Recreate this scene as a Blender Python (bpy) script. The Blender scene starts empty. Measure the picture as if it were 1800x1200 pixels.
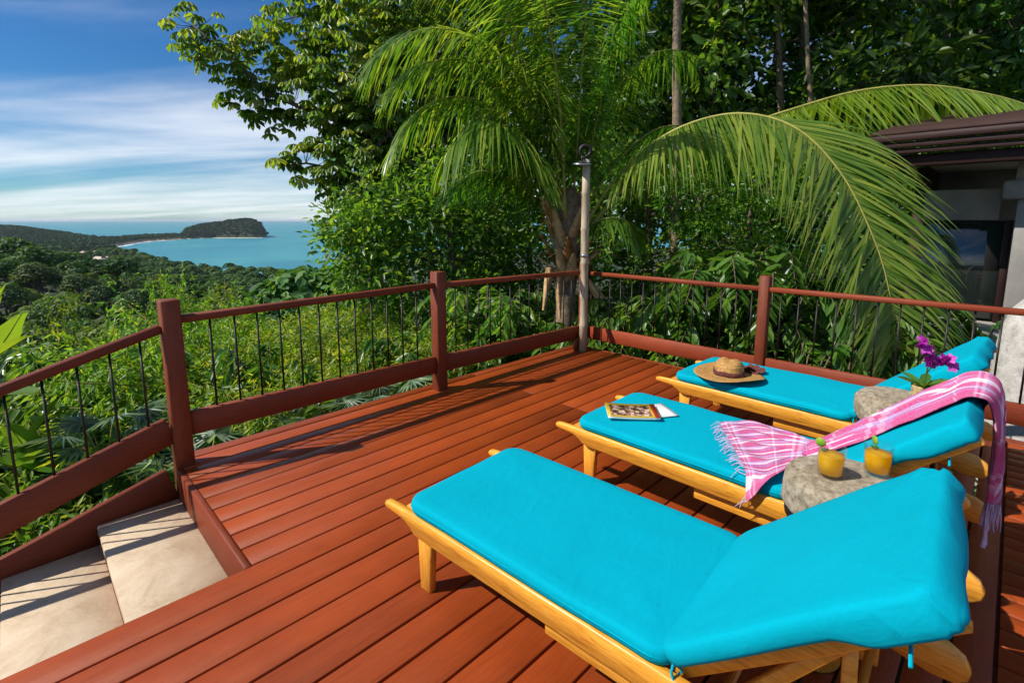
import bpy, bmesh, math, random
import numpy as np
from mathutils import Vector, Matrix, noise

SC = bpy.context.scene
COL = SC.collection
R = math.radians
rnd = random.Random(7)
rng = np.random.default_rng(11)

# ------------------------------------------------------------------ camera
F_PX, CX, CY, HOR = 880.0, 900.0, 515.0, 387.0      # focal length / principal point in photo pixels
PITCH = math.atan((CY - HOR) / F_PX)
EYE = 1.5
cam_d = bpy.data.cameras.new('camera')
cam_d.sensor_width = 36.0
cam_d.lens = F_PX / 1800 * 36
cam_d.shift_y = (CY - 600) / 1800
cam_d.clip_start = 0.05
cam_d.clip_end = 90000
cam = bpy.data.objects.new('camera', cam_d)
COL.objects.link(cam)
cam.location = (0, 0, EYE)
cam.rotation_euler = (R(90) - PITCH, 0, R(-45))
SC.camera = cam

# ------------------------------------------------------------------ sun and sky
SUN_DIR = Vector((0.84, -0.51, -1.0)).normalized()    # direction the light travels
sun_d = bpy.data.lights.new('sun', 'SUN')
sun_d.energy = 5.0
sun_d.angle = R(0.5)
sun_d.color = (1.0, 0.94, 0.84)
sun = bpy.data.objects.new('sun', sun_d)
COL.objects.link(sun)
sun.rotation_euler = SUN_DIR.to_track_quat('-Z', 'Y').to_euler()
sun.location = (-5, 3, 8)

world = bpy.data.worlds.new('World')
SC.world = world
world.use_nodes = True
wn, wl = world.node_tree.nodes, world.node_tree.links
wn.clear()
w_out = wn.new('ShaderNodeOutputWorld')
w_bg = wn.new('ShaderNodeBackground')
w_bg.inputs['Strength'].default_value = 0.072
sky = wn.new('ShaderNodeTexSky')
sky.sky_type = 'NISHITA'
sky.sun_disc = False
to_sun = -SUN_DIR
sky.sun_elevation = math.asin(to_sun.z)
sky.sun_rotation = math.atan2(to_sun.x, to_sun.y)
sky.altitude = 60
sky.air_density = 1.0
sky.dust_density = 0.15
sky.ozone_density = 4.0


def wnode(t, **kw):
    n = wn.new(t)
    for k, v in kw.items():
        setattr(n, k, v)
    return n


def wmath(op, a, b=None, clamp=False):
    n = wn.new('ShaderNodeMath')
    n.operation = op
    n.use_clamp = clamp
    for i, v in enumerate((a, b)):
        if v is None:
            continue
        if isinstance(v, (int, float)):
            n.inputs[i].default_value = v
        else:
            wl.new(v, n.inputs[i])
    return n.outputs[0]


tc = wnode('ShaderNodeTexCoord')
rot = wnode('ShaderNodeVectorRotate', rotation_type='Z_AXIS')
rot.inputs['Angle'].default_value = R(45)
wl.new(tc.outputs['Generated'], rot.inputs['Vector'])
sep = wnode('ShaderNodeSeparateXYZ')
wl.new(rot.outputs[0], sep.inputs[0])
zz = wmath('ADD', wmath('MAXIMUM', sep.outputs['Z'], 0.0), 0.10)
cu = wmath('DIVIDE', sep.outputs['X'], zz)
cv = wmath('DIVIDE', sep.outputs['Y'], zz)
comb = wnode('ShaderNodeCombineXYZ')
wl.new(cu, comb.inputs[0])
wl.new(cv, comb.inputs[1])


def cloud_noise(scale_xyz, loc, detail, dist, rough=.6):
    mp = wnode('ShaderNodeMapping')
    mp.inputs['Scale'].default_value = scale_xyz
    mp.inputs['Location'].default_value = loc
    wl.new(comb.outputs[0], mp.inputs['Vector'])
    nz = wnode('ShaderNodeTexNoise')
    nz.inputs['Scale'].default_value = 1.0
    nz.inputs['Detail'].default_value = detail
    nz.inputs['Roughness'].default_value = rough
    nz.inputs['Distortion'].default_value = dist
    wl.new(mp.outputs[0], nz.inputs['Vector'])
    return nz.outputs['Fac']


n1 = cloud_noise((0.22, 0.70, 1), (3.1, 0.35, 0), 5, .8, .5)
n2 = cloud_noise((0.10, 0.34, 1), (0.7, 4.55, 0), 3, .2)
n3 = cloud_noise((1.2, 2.4, 1), (1.3, 2.2, 0), 5, .3)
dens = wmath('ADD', wmath('ADD', wmath('MULTIPLY', n1, .55), wmath('MULTIPLY', n2, .65)), wmath('MULTIPLY', n3, .15))
# more cloud low over the sea than overhead
bank = wnode('ShaderNodeMapRange')
bank.interpolation_type = 'SMOOTHSTEP'
bank.inputs['From Min'].default_value = 0.24
bank.inputs['From Max'].default_value = 0.11
bank.inputs['To Max'].default_value = 0.13
wl.new(sep.outputs['Z'], bank.inputs['Value'])
dens = wmath('ADD', dens, bank.outputs[0])
mr = wnode('ShaderNodeMapRange')
mr.interpolation_type = 'SMOOTHSTEP'
mr.inputs['From Min'].default_value = 0.63
mr.inputs['From Max'].default_value = 1.0
mr.inputs['To Max'].default_value = 0.85
wl.new(dens, mr.inputs['Value'])
cmix = wnode('ShaderNodeMix', data_type='RGBA')
wl.new(mr.outputs[0], cmix.inputs['Factor'])
sat = wnode('ShaderNodeHueSaturation')
sat.inputs['Saturation'].default_value = 1.18
sat.inputs['Value'].default_value = 1.0
wl.new(sky.outputs[0], sat.inputs['Color'])
tint = wnode('ShaderNodeMix', data_type='RGBA', blend_type='MULTIPLY')
tint.inputs['Factor'].default_value = 1.0
tint.inputs['B'].default_value = (.56, .94, 1.19, 1)
wl.new(sat.outputs[0], tint.inputs['A'])
wl.new(tint.outputs['Result'], cmix.inputs['A'])
cmix.inputs['B'].default_value = (13.2, 13.5, 14.0, 1)
wl.new(cmix.outputs['Result'], w_bg.inputs['Color'])
wl.new(w_bg.outputs[0], w_out.inputs['Surface'])

# ------------------------------------------------------------------ exposure and render settings
SC.view_settings.view_transform = 'Standard'
SC.view_settings.look = 'None'
SC.view_settings.exposure = 0.2
SC.view_settings.gamma = 1.0
SC.view_settings.use_curve_mapping = False
SC.render.engine = 'CYCLES'
SC.cycles.use_denoising = True
SC.cycles.use_adaptive_sampling = True
SC.cycles.adaptive_threshold = 0.03
SC.cycles.max_bounces = 8
SC.cycles.diffuse_bounces = 3
SC.cycles.glossy_bounces = 3
SC.cycles.transmission_bounces = 6
SC.cycles.transparent_max_bounces = 8
SC.cycles.sample_clamp_indirect = 6

# ------------------------------------------------------------------ geometry helpers
S2 = math.sqrt(.5)
RT = np.array((S2, -S2, 0))          # right as the camera stands
FW = np.array((S2, S2, 0))           # forward
UP = np.array((0, 0, 1.0))


def at(px, py, D):
    """world point seen at photo pixel (px,py) at forward distance D"""
    a = (px - CX) / F_PX
    b = (CY - py) / F_PX
    f = math.cos(PITCH) + b * math.sin(PITCH)
    z = -math.sin(PITCH) + b * math.cos(PITCH)
    return RT * (a / f * D) + FW * D + UP * (EYE + z / f * D)


def vw(vx, vy, z=0.0):
    return RT * vx + FW * vy + UP * z


def nrm(a):
    return a / np.maximum(np.linalg.norm(a, axis=-1, keepdims=True), 1e-9)


class G:
    """collects geometry for ONE mesh"""

    def __init__(self):
        self.V, self.F, self.M, self.Rn, self.n, self.UV = [], [], [], [], 0, []

    def add(self, V, F, m=0, r=None, uv=None):
        V = np.asarray(V, float).reshape(-1, 3)
        F = [np.asarray(F)] if isinstance(F, np.ndarray) else self._split(F)
        cnt = sum(len(f) for f in F)
        self.V.append(V)
        for f in F:
            self.F.append(f + self.n)
            self.M.append(np.full(len(f), m, np.int32))
        if r is None:
            self.Rn.append(np.full(cnt, .5))
        else:
            self.Rn.append(np.broadcast_to(np.asarray(r, float), (cnt,)))
        if uv is not None:
            self.UV.append(np.asarray(uv, float).reshape(-1, 2))
        else:
            self.UV.append(np.zeros((len(V), 2)))
        self.n += len(V)
        return self

    @staticmethod
    def _split(F):
        d = {}
        for f in F:
            d.setdefault(len(f), []).append(f)
        return [np.array(v, int) for v in d.values()]

    def mesh(self, name, mats, smooth=False):
        V = np.concatenate(self.V)
        starts, loops, tot = [], [], 0
        for f in self.F:
            k = f.shape[1]
            starts.append(tot + np.arange(len(f)) * k)
            loops.append(f.ravel())
            tot += f.size
        loops = np.concatenate(loops).astype(np.int32)
        starts = np.concatenate(starts).astype(np.int32)
        me = bpy.data.meshes.new(name)
        me.vertices.add(len(V))
        me.vertices.foreach_set('co', V.astype(np.float32).ravel())
        me.loops.add(len(loops))
        me.loops.foreach_set('vertex_index', loops)
        me.polygons.add(len(starts))
        me.polygons.foreach_set('loop_start', starts)
        me.polygons.foreach_set('material_index', np.concatenate(self.M))
        if smooth:
            me.polygons.foreach_set('use_smooth', np.ones(len(starts), bool))
        for m in (mats if isinstance(mats, (list, tuple)) else [mats]):
            me.materials.append(m)
        a = me.attributes.new('rnd', 'FLOAT', 'FACE')
        a.data.foreach_set('value', np.concatenate(self.Rn).astype(np.float32))
        uvs = np.concatenate(self.UV)
        if uvs.any():
            l = me.uv_layers.new(name='UVMap')
            l.data.foreach_set('uv', uvs[loops].astype(np.float32).ravel())
        me.update(calc_edges=True)
        me.validate()
        return me

    def build(self, name, mats, parent=None, smooth=False, loc=None, rotz=0):
        return link(name, self.mesh(name, mats, smooth), parent, loc, rotz)


def link(name, data, parent=None, loc=None, rotz=0):
    o = bpy.data.objects.new(name, data)
    COL.objects.link(o)
    if parent is not None:
        o.parent = parent
    if loc is not None:
        o.location = loc
    o.rotation_euler.z = rotz
    return o


def tag(o, label=None, cat=None, group=None, kind=None):
    if label:
        o['label'] = label
    if cat:
        o['category'] = cat
    if group:
        o['group'] = group
    if kind:
        o['kind'] = kind
    return o


def thing(name, label, cat, loc=(0, 0, 0), rotz=0, group=None):
    o = link(name, None, None, loc, rotz)
    o.empty_display_size = .1
    return tag(o, label, cat, group)


def dup(root, loc=None, rotz=None, label=None, scale=None):
    r = root.copy()
    COL.objects.link(r)
    if loc is not None:
        r.location = loc
    if rotz is not None:
        r.rotation_euler.z = rotz
    if scale is not None:
        r.scale = (scale, scale, scale) if isinstance(scale, (int, float)) else scale
    if label:
        r['label'] = label
    for ch in list(root.children):
        c = ch.copy()
        COL.objects.link(c)
        c.parent = r
        for g in list(ch.children):
            d = g.copy()
            COL.objects.link(d)
            d.parent = c
    return r


def chbox(g, lo, hi, c=.004, m=0, M=None, r=None):
    """box with chamfered edges"""
    lo, hi = np.array(lo, float), np.array(hi, float)
    c = min(c, *(abs(hi - lo) * .45))
    V, F, idx = [], [], {}
    for ax in range(3):
        o = [i for i in range(3) if i != ax]
        for s in (0, 1):
            q = []
            for a, b in ((0, 0), (1, 0), (1, 1), (0, 1)):
                p = np.zeros(3)
                p[ax] = hi[ax] if s else lo[ax]
                p[o[0]] = hi[o[0]] - c if a else lo[o[0]] + c
                p[o[1]] = hi[o[1]] - c if b else lo[o[1]] + c
                key = [0, 0, 0]
                key[ax], key[o[0]], key[o[1]] = s, a, b
                idx[(ax, tuple(key))] = len(V)
                q.append(len(V))
                V.append(p)
            if (s == 1) == (ax != 1):
                F.append(q)
            else:
                F.append(q[::-1])
    ctr = (lo + hi) / 2
    Va = np.array(V)

    def orient(f):
        p = Va[list(f)]
        n = np.cross(p[1] - p[0], p[2] - p[0])
        return list(f) if np.dot(n, p.mean(0) - ctr) > 0 else list(f)[::-1]
    F = [orient(f) for f in F]
    for ax in range(3):
        o = [i for i in range(3) if i != ax]
        for a in (0, 1):
            for b in (0, 1):
                k0, k1 = [0, 0, 0], [0, 0, 0]
                k0[ax], k1[ax] = 0, 1
                for k in (k0, k1):
                    k[o[0]], k[o[1]] = a, b
                F.append(orient((idx[(o[0], tuple(k0))], idx[(o[0], tuple(k1))], idx[(o[1], tuple(k1))], idx[(o[1], tuple(k0))])))
    for a in (0, 1):
        for b in (0, 1):
            for d in (0, 1):
                F.append(orient((idx[(0, (a, b, d))], idx[(1, (a, b, d))], idx[(2, (a, b, d))])))
    if M is not None:
        Va = xf(M, Va)
    g.add(Va, F, m, r)
    return g


def xf(M, V):
    A = np.array(M)
    return V @ A[:3, :3].T + A[:3, 3]


def bar(g, p0, p1, w, h, c=.004, m=0, roll_up=(0, 0, 1)):
    """chamfered bar from p0 to p1, w across, h high"""
    p0, p1 = np.array(p0, float), np.array(p1, float)
    d = p1 - p0
    L = np.linalg.norm(d)
    x = d / L
    y = np.cross(np.array(roll_up, float), x)
    y = y / np.linalg.norm(y)
    z = np.cross(x, y)
    M = np.eye(4)
    M[:3, 0], M[:3, 1], M[:3, 2], M[:3, 3] = x, y, z, p0
    return chbox(g, (0, -w / 2, -h / 2), (L, w / 2, h / 2), c, m, M)


def prism(g, outline, x0, x1, c=.004, m=0):
    """(y,z) outline (counter-clockwise) extruded along x, edges chamfered"""
    P = np.array(outline, float)
    n = len(P)
    e = np.roll(P, -1, 0) - P
    nr = nrm(np.stack([e[:, 1], -e[:, 0]], 1))
    off = nrm(nr + np.roll(nr, 1, 0))
    I = P - off * c
    loops = [(x0, I), (x0 + c, P), (x1 - c, P), (x1, I)]
    V = np.concatenate([np.column_stack([np.full(n, x), Q]) for x, Q in loops])
    F = []
    for k in range(3):
        for i in range(n):
            j = (i + 1) % n
            F.append([k * n + i, k * n + j, (k + 1) * n + j, (k + 1) * n + i])
    F = [f[::-1] for f in F]
    F.append(list(range(n)))
    F.append([3 * n + i for i in range(n)][::-1])
    F = [f[::-1] for f in F]
    g.add(V, F, m)
    return g


def tube(g, pts, rad, n=7, m=0, cap=True, r=None):
    P = np.asarray(pts, float)
    k = len(P)
    rad = np.broadcast_to(np.asarray(rad, float), (k,))
    T = np.gradient(P, axis=0)
    T = nrm(T)
    ref = np.array((0.31, 0.17, .93))
    if abs(np.dot(T[0], ref)) > .9:
        ref = np.array((.95, .2, .1))
    A = nrm(np.cross(T, ref))
    for i in range(1, k):
        if np.dot(A[i], A[i - 1]) < 0:
            A[i] *= -1
    B = np.cross(T, A)
    ang = np.arange(n) / n * 2 * math.pi
    V = P[:, None] + rad[:, None, None] * (A[:, None] * np.cos(ang)[None, :, None] + B[:, None] * np.sin(ang)[None, :, None])
    V = V.reshape(-1, 3)
    i = np.arange(k - 1)[:, None] * n
    a = np.arange(n)[None]
    b = (a + 1) % n
    F = np.stack([i + a, i + b, i + n + b, i + n + a], -1).reshape(-1, 4)
    Fl = [F]
    if cap:
        Fl = [list(q) for q in F] + [list(range(n))[::-1], [(k - 1) * n + q for q in range(n)]]
        g.add(V, Fl, m, r)
    else:
        g.add(V, F, m, r)
    return g


def lathe(g, prof, n=24, m=0, ctr=(0, 0, 0), wob=None):
    prof = np.array(prof, float)
    k = len(prof)
    ang = np.arange(n) / n * 2 * math.pi
    V = np.zeros((k, n, 3))
    V[..., 0] = prof[:, 0, None] * np.cos(ang)
    V[..., 1] = prof[:, 0, None] * np.sin(ang)
    V[..., 2] = prof[:, 1, None]
    if wob is not None:
        V = wob(V)
    V = V.reshape(-1, 3) + np.array(ctr)
    i = np.arange(k - 1)[:, None] * n
    a = np.arange(n)[None]
    b = (a + 1) % n
    F = np.stack([i + a, i + b, i + n + b, i + n + a], -1).reshape(-1, 4)
    g.add(V, F, m)
    return g


def spline(pts, n):
    """Catmull-Rom through pts"""
    P = np.array(pts, float)
    P = np.vstack([2 * P[0] - P[1], P, 2 * P[-1] - P[-2]])
    k = len(P) - 3
    out = []
    for t in np.linspace(0, k, n):
        i = min(int(t), k - 1)
        u = t - i
        a, b, c, d = P[i:i + 4]
        out.append(.5 * ((2 * b) + (c - a) * u + (2 * a - 5 * b + 4 * c - d) * u * u + (3 * b - a - 3 * c + d) * u ** 3))
    return np.array(out)


# ------------------------------------------------------------------ leaf batches
T_OVAL = (np.array([(0, 0, 0), (.28, .42, .07), (.68, .36, .02), (1, 0, -.14), (.68, -.36, .02), (.28, -.42, .07)]),
          np.array([(0, 1, 2, 3), (0, 3, 4, 5)]))
T_BLADE = (np.array([(0, 0, 0), (.32, .5, .03), (1, 0, -.1), (.32, -.5, .03)]), np.array([(0, 1, 2), (0, 2, 3)]))
T_LOBE = (np.array([(0, .03, 0), (.4, .30, .05), (.75, .5, -.06), (1, 0, -.32), (.75, -.5, -.06), (.4, -.30, .05), (0, -.03, 0), (.5, 0, -.03)]),
          np.array([(0, 1, 2, 7), (7, 2, 3, 4), (7, 4, 5, 6), (0, 7, 6, 6)]))
T_LOBE = (np.array([(0, 0, 0), (.45, .34, .06), (.8, .5, -.08), (1, 0, -.30), (.8, -.5, -.08), (.45, -.34, .06)]),
          np.array([(0, 1, 2, 3), (0, 3, 4, 5)]))


def leaves(g, pos, d, up, L, W, tmpl, r, m=0):
    pos, d, up = (np.asarray(v, float) for v in (pos, d, up))
    N = len(pos)
    a = nrm(d)
    b = nrm(np.cross(up, a))
    c = np.cross(a, b)
    L = np.broadcast_to(L, (N,))
    W = np.broadcast_to(W, (N,))
    tv, tf = tmpl
    V = (pos[:, None] + a[:, None] * (L[:, None] * tv[:, 0])[..., None] + b[:, None] * (W[:, None] * tv[:, 1])[..., None]
         + c[:, None] * (L[:, None] * tv[:, 2])[..., None])
    F = (np.arange(N)[:, None, None] * len(tv) + tf[None]).reshape(-1, tf.shape[1])
    g.add(V.reshape(-1, 3), F, m, np.repeat(np.broadcast_to(r, (N,)), len(tf)))


def rand_dirs(N, R_=rng):
    return nrm(R_.normal(size=(N, 3)))


class Blob:
    def __init__(self, c, rx, rd, rz):
        self.c, self.r = np.array(c, float), (rx, rd, rz)

    def sample(self, n, shell=.55):
        d = rand_dirs(n)
        rad = rng.random(n) ** (1 / 3)
        rad = np.where(rng.random(n) < shell, .72 + .3 * rng.random(n), rad)
        o = d * rad[:, None]
        rx, rd, rz = self.r
        P = self.c + o[:, :1] * RT * rx + o[:, 1:2] * FW * rd + o[:, 2:] * UP * rz
        return P, d[:, :1] * RT + d[:, 1:2] * FW + d[:, 2:] * UP


def pblob(px, py, rpx, rpy, D, rd=None):
    s = D / F_PX
    return Blob(at(px, py, D), rpx * s, rd if rd is not None else (rpx + rpy) * .5 * s, rpy * s)


def crown_leaves(g, P, out, per, L, W, spread, tmpl=T_OVAL, upb=.7, droop=.15, m=0):
    n = len(P)
    c = np.repeat(P, per, 0)
    o = np.repeat(out, per, 0)
    N = len(c)
    d = nrm(o * .5 + rand_dirs(N) * .9 + np.array((0, 0, -droop)))
    pos = c + d * (rng.random((N, 1)) * spread)
    up = nrm(rand_dirs(N) * .75 + np.array((0, 0, upb)) + o * .35)
    sz = .7 + .6 * rng.random(N)
    cl = np.repeat(rng.random(n), per)
    leaves(g, pos, d, up, L * sz, W * sz, tmpl, np.clip(cl * .55 + rng.random(N) * .45, 0, 1), m)


def palmate(g, P, out, L, W, lobes=8, m=0):
    n = len(P)
    phi = rng.random(n)[:, None] * 6.28 + np.arange(lobes)[None] / lobes * 6.28
    tilt = nrm(np.array((0, 0, 1.0)) + out * .35 + rand_dirs(n) * .25)
    e1 = nrm(np.cross(tilt, rand_dirs(n)))
    e2 = np.cross(tilt, e1)
    d = (e1[:, None] * np.cos(phi)[..., None] + e2[:, None] * np.sin(phi)[..., None] - tilt[:, None] * .42)
    sz = np.repeat(.7 + .55 * rng.random(n), lobes)
    leaves(g, np.repeat(P, lobes, 0), d.reshape(-1, 3), np.repeat(tilt, lobes, 0), L * sz, W * sz, T_LOBE,
           np.clip(np.repeat(rng.random(n), lobes) * .8 + rng.random(n * lobes) * .2, 0, 1), m)


def twigs(g, P, limb_pts, r0=.012, m=0, frac=1.0):
    """thin twigs from the cluster centres back to the nearest limb point"""
    for p in P:
        if rng.random() > frac:
            continue
        d = np.linalg.norm(limb_pts - p, axis=1) + np.abs(limb_pts[:, 2] - p[2] + .3) * .2
        q = limb_pts[np.argmin(d)]
        mid = (p + q) / 2 + np.array((0, 0, -.12)) * np.linalg.norm(p - q)
        tube(g, [q, mid, p], [r0, r0 * .7, r0 * .35], 3, m, cap=False)


def limb(g, pts, r0, r1, n=18, sides=7, m=0, wob=.0):
    P = spline(pts, n)
    if wob:
        P = P + rng.normal(size=P.shape) * wob * np.linspace(0, 1, n)[:, None]
    tube(g, P, np.linspace(r0, r1, n), sides, m)
    return P


# ------------------------------------------------------------------ materials
def mat(name):
    m = bpy.data.materials.new(name)
    m.use_nodes = True
    nt = m.node_tree
    b = nt.nodes['Principled BSDF']
    return m, nt.nodes, nt.links, b


def N(nodes, t, **kw):
    n = nodes.new(t)
    for k, v in kw.items():
        if k.startswith('i_'):
            n.inputs[k[2:].replace('_', ' ')].default_value = v
        else:
            setattr(n, k, v)
    return n


def ramp(nodes, links, fac, stops, interp='LINEAR'):
    n = nodes.new('ShaderNodeValToRGB')
    n.color_ramp.interpolation = interp
    while len(n.color_ramp.elements) < len(stops):
        n.color_ramp.elements.new(.5)
    for e, (p, c) in zip(n.color_ramp.elements, stops):
        e.position = p
        e.color = (*c, 1)
    links.new(fac, n.inputs['Fac'])
    return n.outputs['Color']


def texvec(nodes, links, kind='Object', scale=(1, 1, 1), rot=(0, 0, 0)):
    t = nodes.new('ShaderNodeTexCoord')
    mp = nodes.new('ShaderNodeMapping')
    mp.inputs['Scale'].default_value = scale
    mp.inputs['Rotation'].default_value = rot
    links.new(t.outputs[kind], mp.inputs['Vector'])
    return mp.outputs[0]


def noise_t(nodes, links, vec, scale, detail=4, rough=.55, dist=0):
    n = N(nodes, 'ShaderNodeTexNoise', i_Scale=scale, i_Detail=detail, i_Roughness=rough, i_Distortion=dist)
    if vec is not None:
        links.new(vec, n.inputs['Vector'])
    return n.outputs['Fac']


def mixc(nodes, links, fac, a, b, blend='MIX'):
    n = N(nodes, 'ShaderNodeMix', data_type='RGBA', blend_type=blend)
    for k, v in (('Factor', fac), ('A', a), ('B', b)):
        if isinstance(v, (int, float)):
            n.inputs[k].default_value = v
        elif isinstance(v, tuple):
            n.inputs[k].default_value = (*v, 1)
        else:
            links.new(v, n.inputs[k])
    return n.outputs['Result']


def bump(nodes, links, b, h, strength=.3, dist=.01):
    n = N(nodes, 'ShaderNodeBump', i_Strength=strength, i_Distance=dist)
    links.new(h, n.inputs['Height'])
    links.new(n.outputs[0], b.inputs['Normal'])
    return n


def paint_mat(name, base, scale, wear=.35, rough=.42):
    """red-brown deck stain: streaked grain, scuffs, board to board change"""
    m, nd, lk, b = mat(name)
    oi = nd.new('ShaderNodeObjectInfo')
    add = N(nd, 'ShaderNodeVectorMath', operation='ADD')
    v = texvec(nd, lk, 'Object', scale)
    cmb = nd.new('ShaderNodeCombineXYZ')
    mul = N(nd, 'ShaderNodeMath', operation='MULTIPLY')
    mul.inputs[1].default_value = 37
    lk.new(oi.outputs['Random'], mul.inputs[0])
    for i in range(3):
        lk.new(mul.outputs[0], cmb.inputs[i])
    lk.new(v, add.inputs[0])
    lk.new(cmb.outputs[0], add.inputs[1])
    grain = noise_t(nd, lk, add.outputs[0], 6, 8, .65, .6)
    v2 = texvec(nd, lk, 'Object', (1, 1, 1))
    scuff = noise_t(nd, lk, v2, 5.0, 9, .78, .3)
    d = tuple(c * .70 for c in base)
    l = (min(1, base[0] * 1.12), base[1] * 1.2, base[2] * 1.3)
    c1 = ramp(nd, lk, grain, [(.3, d), (.5, base), (.72, l)])
    c2 = mixc(nd, lk, ramp(nd, lk, scuff, [(.52, (0, 0, 0)), (.75, (wear,) * 3)]), c1, (base[0] * 1.08, base[1] * 1.5, base[2] * 2.2))
    blot = noise_t(nd, lk, v2, 1.7, 5, .6, .5)
    c2 = mixc(nd, lk, ramp(nd, lk, blot, [(.42, (0, 0, 0)), (.68, (.55,) * 3)]), c2, tuple(x * .62 for x in base))
    hsv = nd.new('ShaderNodeHueSaturation')
    lk.new(c2, hsv.inputs['Color'])
    mr_ = N(nd, 'ShaderNodeMapRange')
    mr_.inputs['To Min'].default_value = .84
    mr_.inputs['To Max'].default_value = 1.12
    lk.new(oi.outputs['Random'], mr_.inputs['Value'])
    lk.new(mr_.outputs[0], hsv.inputs['Value'])
    lk.new(hsv.outputs[0], b.inputs['Base Color'])
    rr = N(nd, 'ShaderNodeMapRange')
    rr.inputs['To Min'].default_value = rough - .1
    rr.inputs['To Max'].default_value = rough + .18
    lk.new(scuff, rr.inputs['Value'])
    lk.new(rr.outputs[0], b.inputs['Roughness'])
    b.inputs['Specular IOR Level'].default_value = .28
    bump(nd, lk, b, grain, .4, .004)
    return m


M_DECK = paint_mat('deck stain', (.290, .048, .007), (.9, 26, 26))
M_DECKY = paint_mat('deck stain across', (.31, .055, .010), (16, 1.2, 16))
M_RAIL = paint_mat('rail stain', (.20, .042, .015), (7, 7, 2.2), .5, .5)
M_RAILX = paint_mat('rail stain lengthwise', (.20, .040, .014), (1.2, 22, 22), .5, .5)
M_RAILY = paint_mat('rail stain crosswise', (.25, .045, .015), (22, 1.2, 22), .5, .5)


def simple(name, c, rough=.6, metal=0, spec=.5, nscale=None, var=.25, bumps=0, kind='Object', bd=.01):
    m, nd, lk, b = mat(name)
    b.inputs['Roughness'].default_value = rough
    b.inputs['Metallic'].default_value = metal
    b.inputs['Specular IOR Level'].default_value = spec
    if nscale:
        f = noise_t(nd, lk, texvec(nd, lk, kind), nscale, 6, .65)
        lk.new(ramp(nd, lk, f, [(.3, tuple(x * (1 - var) for x in c)), (.7, tuple(min(1, x * (1 + var)) for x in c))]), b.inputs['Base Color'])
        if bumps:
            bump(nd, lk, b, f, bumps, bd)
    else:
        b.inputs['Base Color'].default_value = (*c, 1)
    return m


M_IRON = simple('dark iron', (.022, .018, .016), .5, .3, .5, 30, .3)
M_BLACK = simple('black metal', (.012, .012, .013), .4, .5, .5)
M_CHROME = simple('dull chrome', (.45, .47, .5), .28, 1)


def concrete_mat():
    m, nd, lk, b = mat('beige concrete')
    v = texvec(nd, lk)
    a = noise_t(nd, lk, v, 4, 10, .78, .6)
    s = noise_t(nd, lk, v, 130, 3, .6)
    c = ramp(nd, lk, a, [(.32, (.38, .27, .165)), (.5, (.53, .41, .275)), (.68, (.62, .51, .37))])
    c = mixc(nd, lk, ramp(nd, lk, s, [(.3, (.5,) * 3), (.42, (0,) * 3)]), c, (.34, .24, .14))
    lk.new(c, b.inputs['Base Color'])
    b.inputs['Roughness'].default_value = .75
    bump(nd, lk, b, s, .25, .003)
    return m


M_CONC = concrete_mat()


def teak_mat(name, scale, base=(.76, .335, .035), rough=.34):
    m, nd, lk, b = mat(name)
    v = texvec(nd, lk, 'Object', scale)
    g_ = noise_t(nd, lk, v, 5, 7, .6, 1.2)
    c = ramp(nd, lk, g_, [(.28, tuple(x * f for x, f in zip(base, (.62, .5, .4)))), (.5, base), (.72, (base[0] * 1.16, base[1] * 1.3, base[2] * 1.6))])
    oi = nd.new('ShaderNodeObjectInfo')
    hsv = nd.new('ShaderNodeHueSaturation')
    mr_ = N(nd, 'ShaderNodeMapRange')
    mr_.inputs['To Min'].default_value = .85
    mr_.inputs['To Max'].default_value = 1.1
    lk.new(oi.outputs['Random'], mr_.inputs['Value'])
    lk.new(mr_.outputs[0], hsv.inputs['Value'])
    lk.new(c, hsv.inputs['Color'])
    lk.new(hsv.outputs[0], b.inputs['Base Color'])
    b.inputs['Roughness'].default_value = rough
    bump(nd, lk, b, g_, .15, .003)
    return m


M_TEAKY = teak_mat('varnished teak', (22, 1.6, 22))
M_TEAKX = teak_mat('varnished teak slat', (1.6, 22, 22), (.68, .29, .035))
M_TEAKZ = teak_mat('varnished teak leg', (20, 20, 1.8))


def fabric_mat():
    m, nd, lk, b = mat('turquoise canvas')
    v = texvec(nd, lk)
    big = noise_t(nd, lk, v, 2.2, 3, .5)
    w1 = N(nd, 'ShaderNodeTexWave', wave_type='BANDS', bands_direction='X', i_Scale=220, i_Distortion=.6)
    w2 = N(nd, 'ShaderNodeTexWave', wave_type='BANDS', bands_direction='Y', i_Scale=220, i_Distortion=.6)
    for w in (w1, w2):
        lk.new(v, w.inputs['Vector'])
    fine = noise_t(nd, lk, v, 90, 3, .6)
    c = ramp(nd, lk, big, [(.3, (.0, .33, .44)), (.7, (.0, .36, .485))])
    c = mixc(nd, lk, ramp(nd, lk, fine, [(.35, (.22,) * 3), (.6, (0,) * 3)]), c, (.0, .29, .39))
    lk.new(c, b.inputs['Base Color'])
    b.inputs['Roughness'].default_value = .9
    b.inputs['Specular IOR Level'].default_value = .06
    h = N(nd, 'ShaderNodeMath', operation='ADD')
    lk.new(w1.outputs['Fac'], h.inputs[0])
    lk.new(w2.outputs['Fac'], h.inputs[1])
    h2 = N(nd, 'ShaderNodeMath', operation='MULTIPLY_ADD')
    lk.new(fine, h2.inputs[0])
    h2.inputs[1].default_value = 2
    lk.new(h.outputs[0], h2.inputs[2])
    bn_ = bump(nd, lk, b, h2.outputs[0], .16, .002)
    crs = N(nd, 'ShaderNodeBump', i_Strength=.35, i_Distance=.012)
    lk.new(noise_t(nd, lk, texvec(nd, lk, 'Object', (1.0, 1.6, 1.0)), 7, 4, .55, 1.2), crs.inputs['Height'])
    lk.new(crs.outputs[0], bn_.inputs['Normal'])
    return m


M_FAB = fabric_mat()


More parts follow.
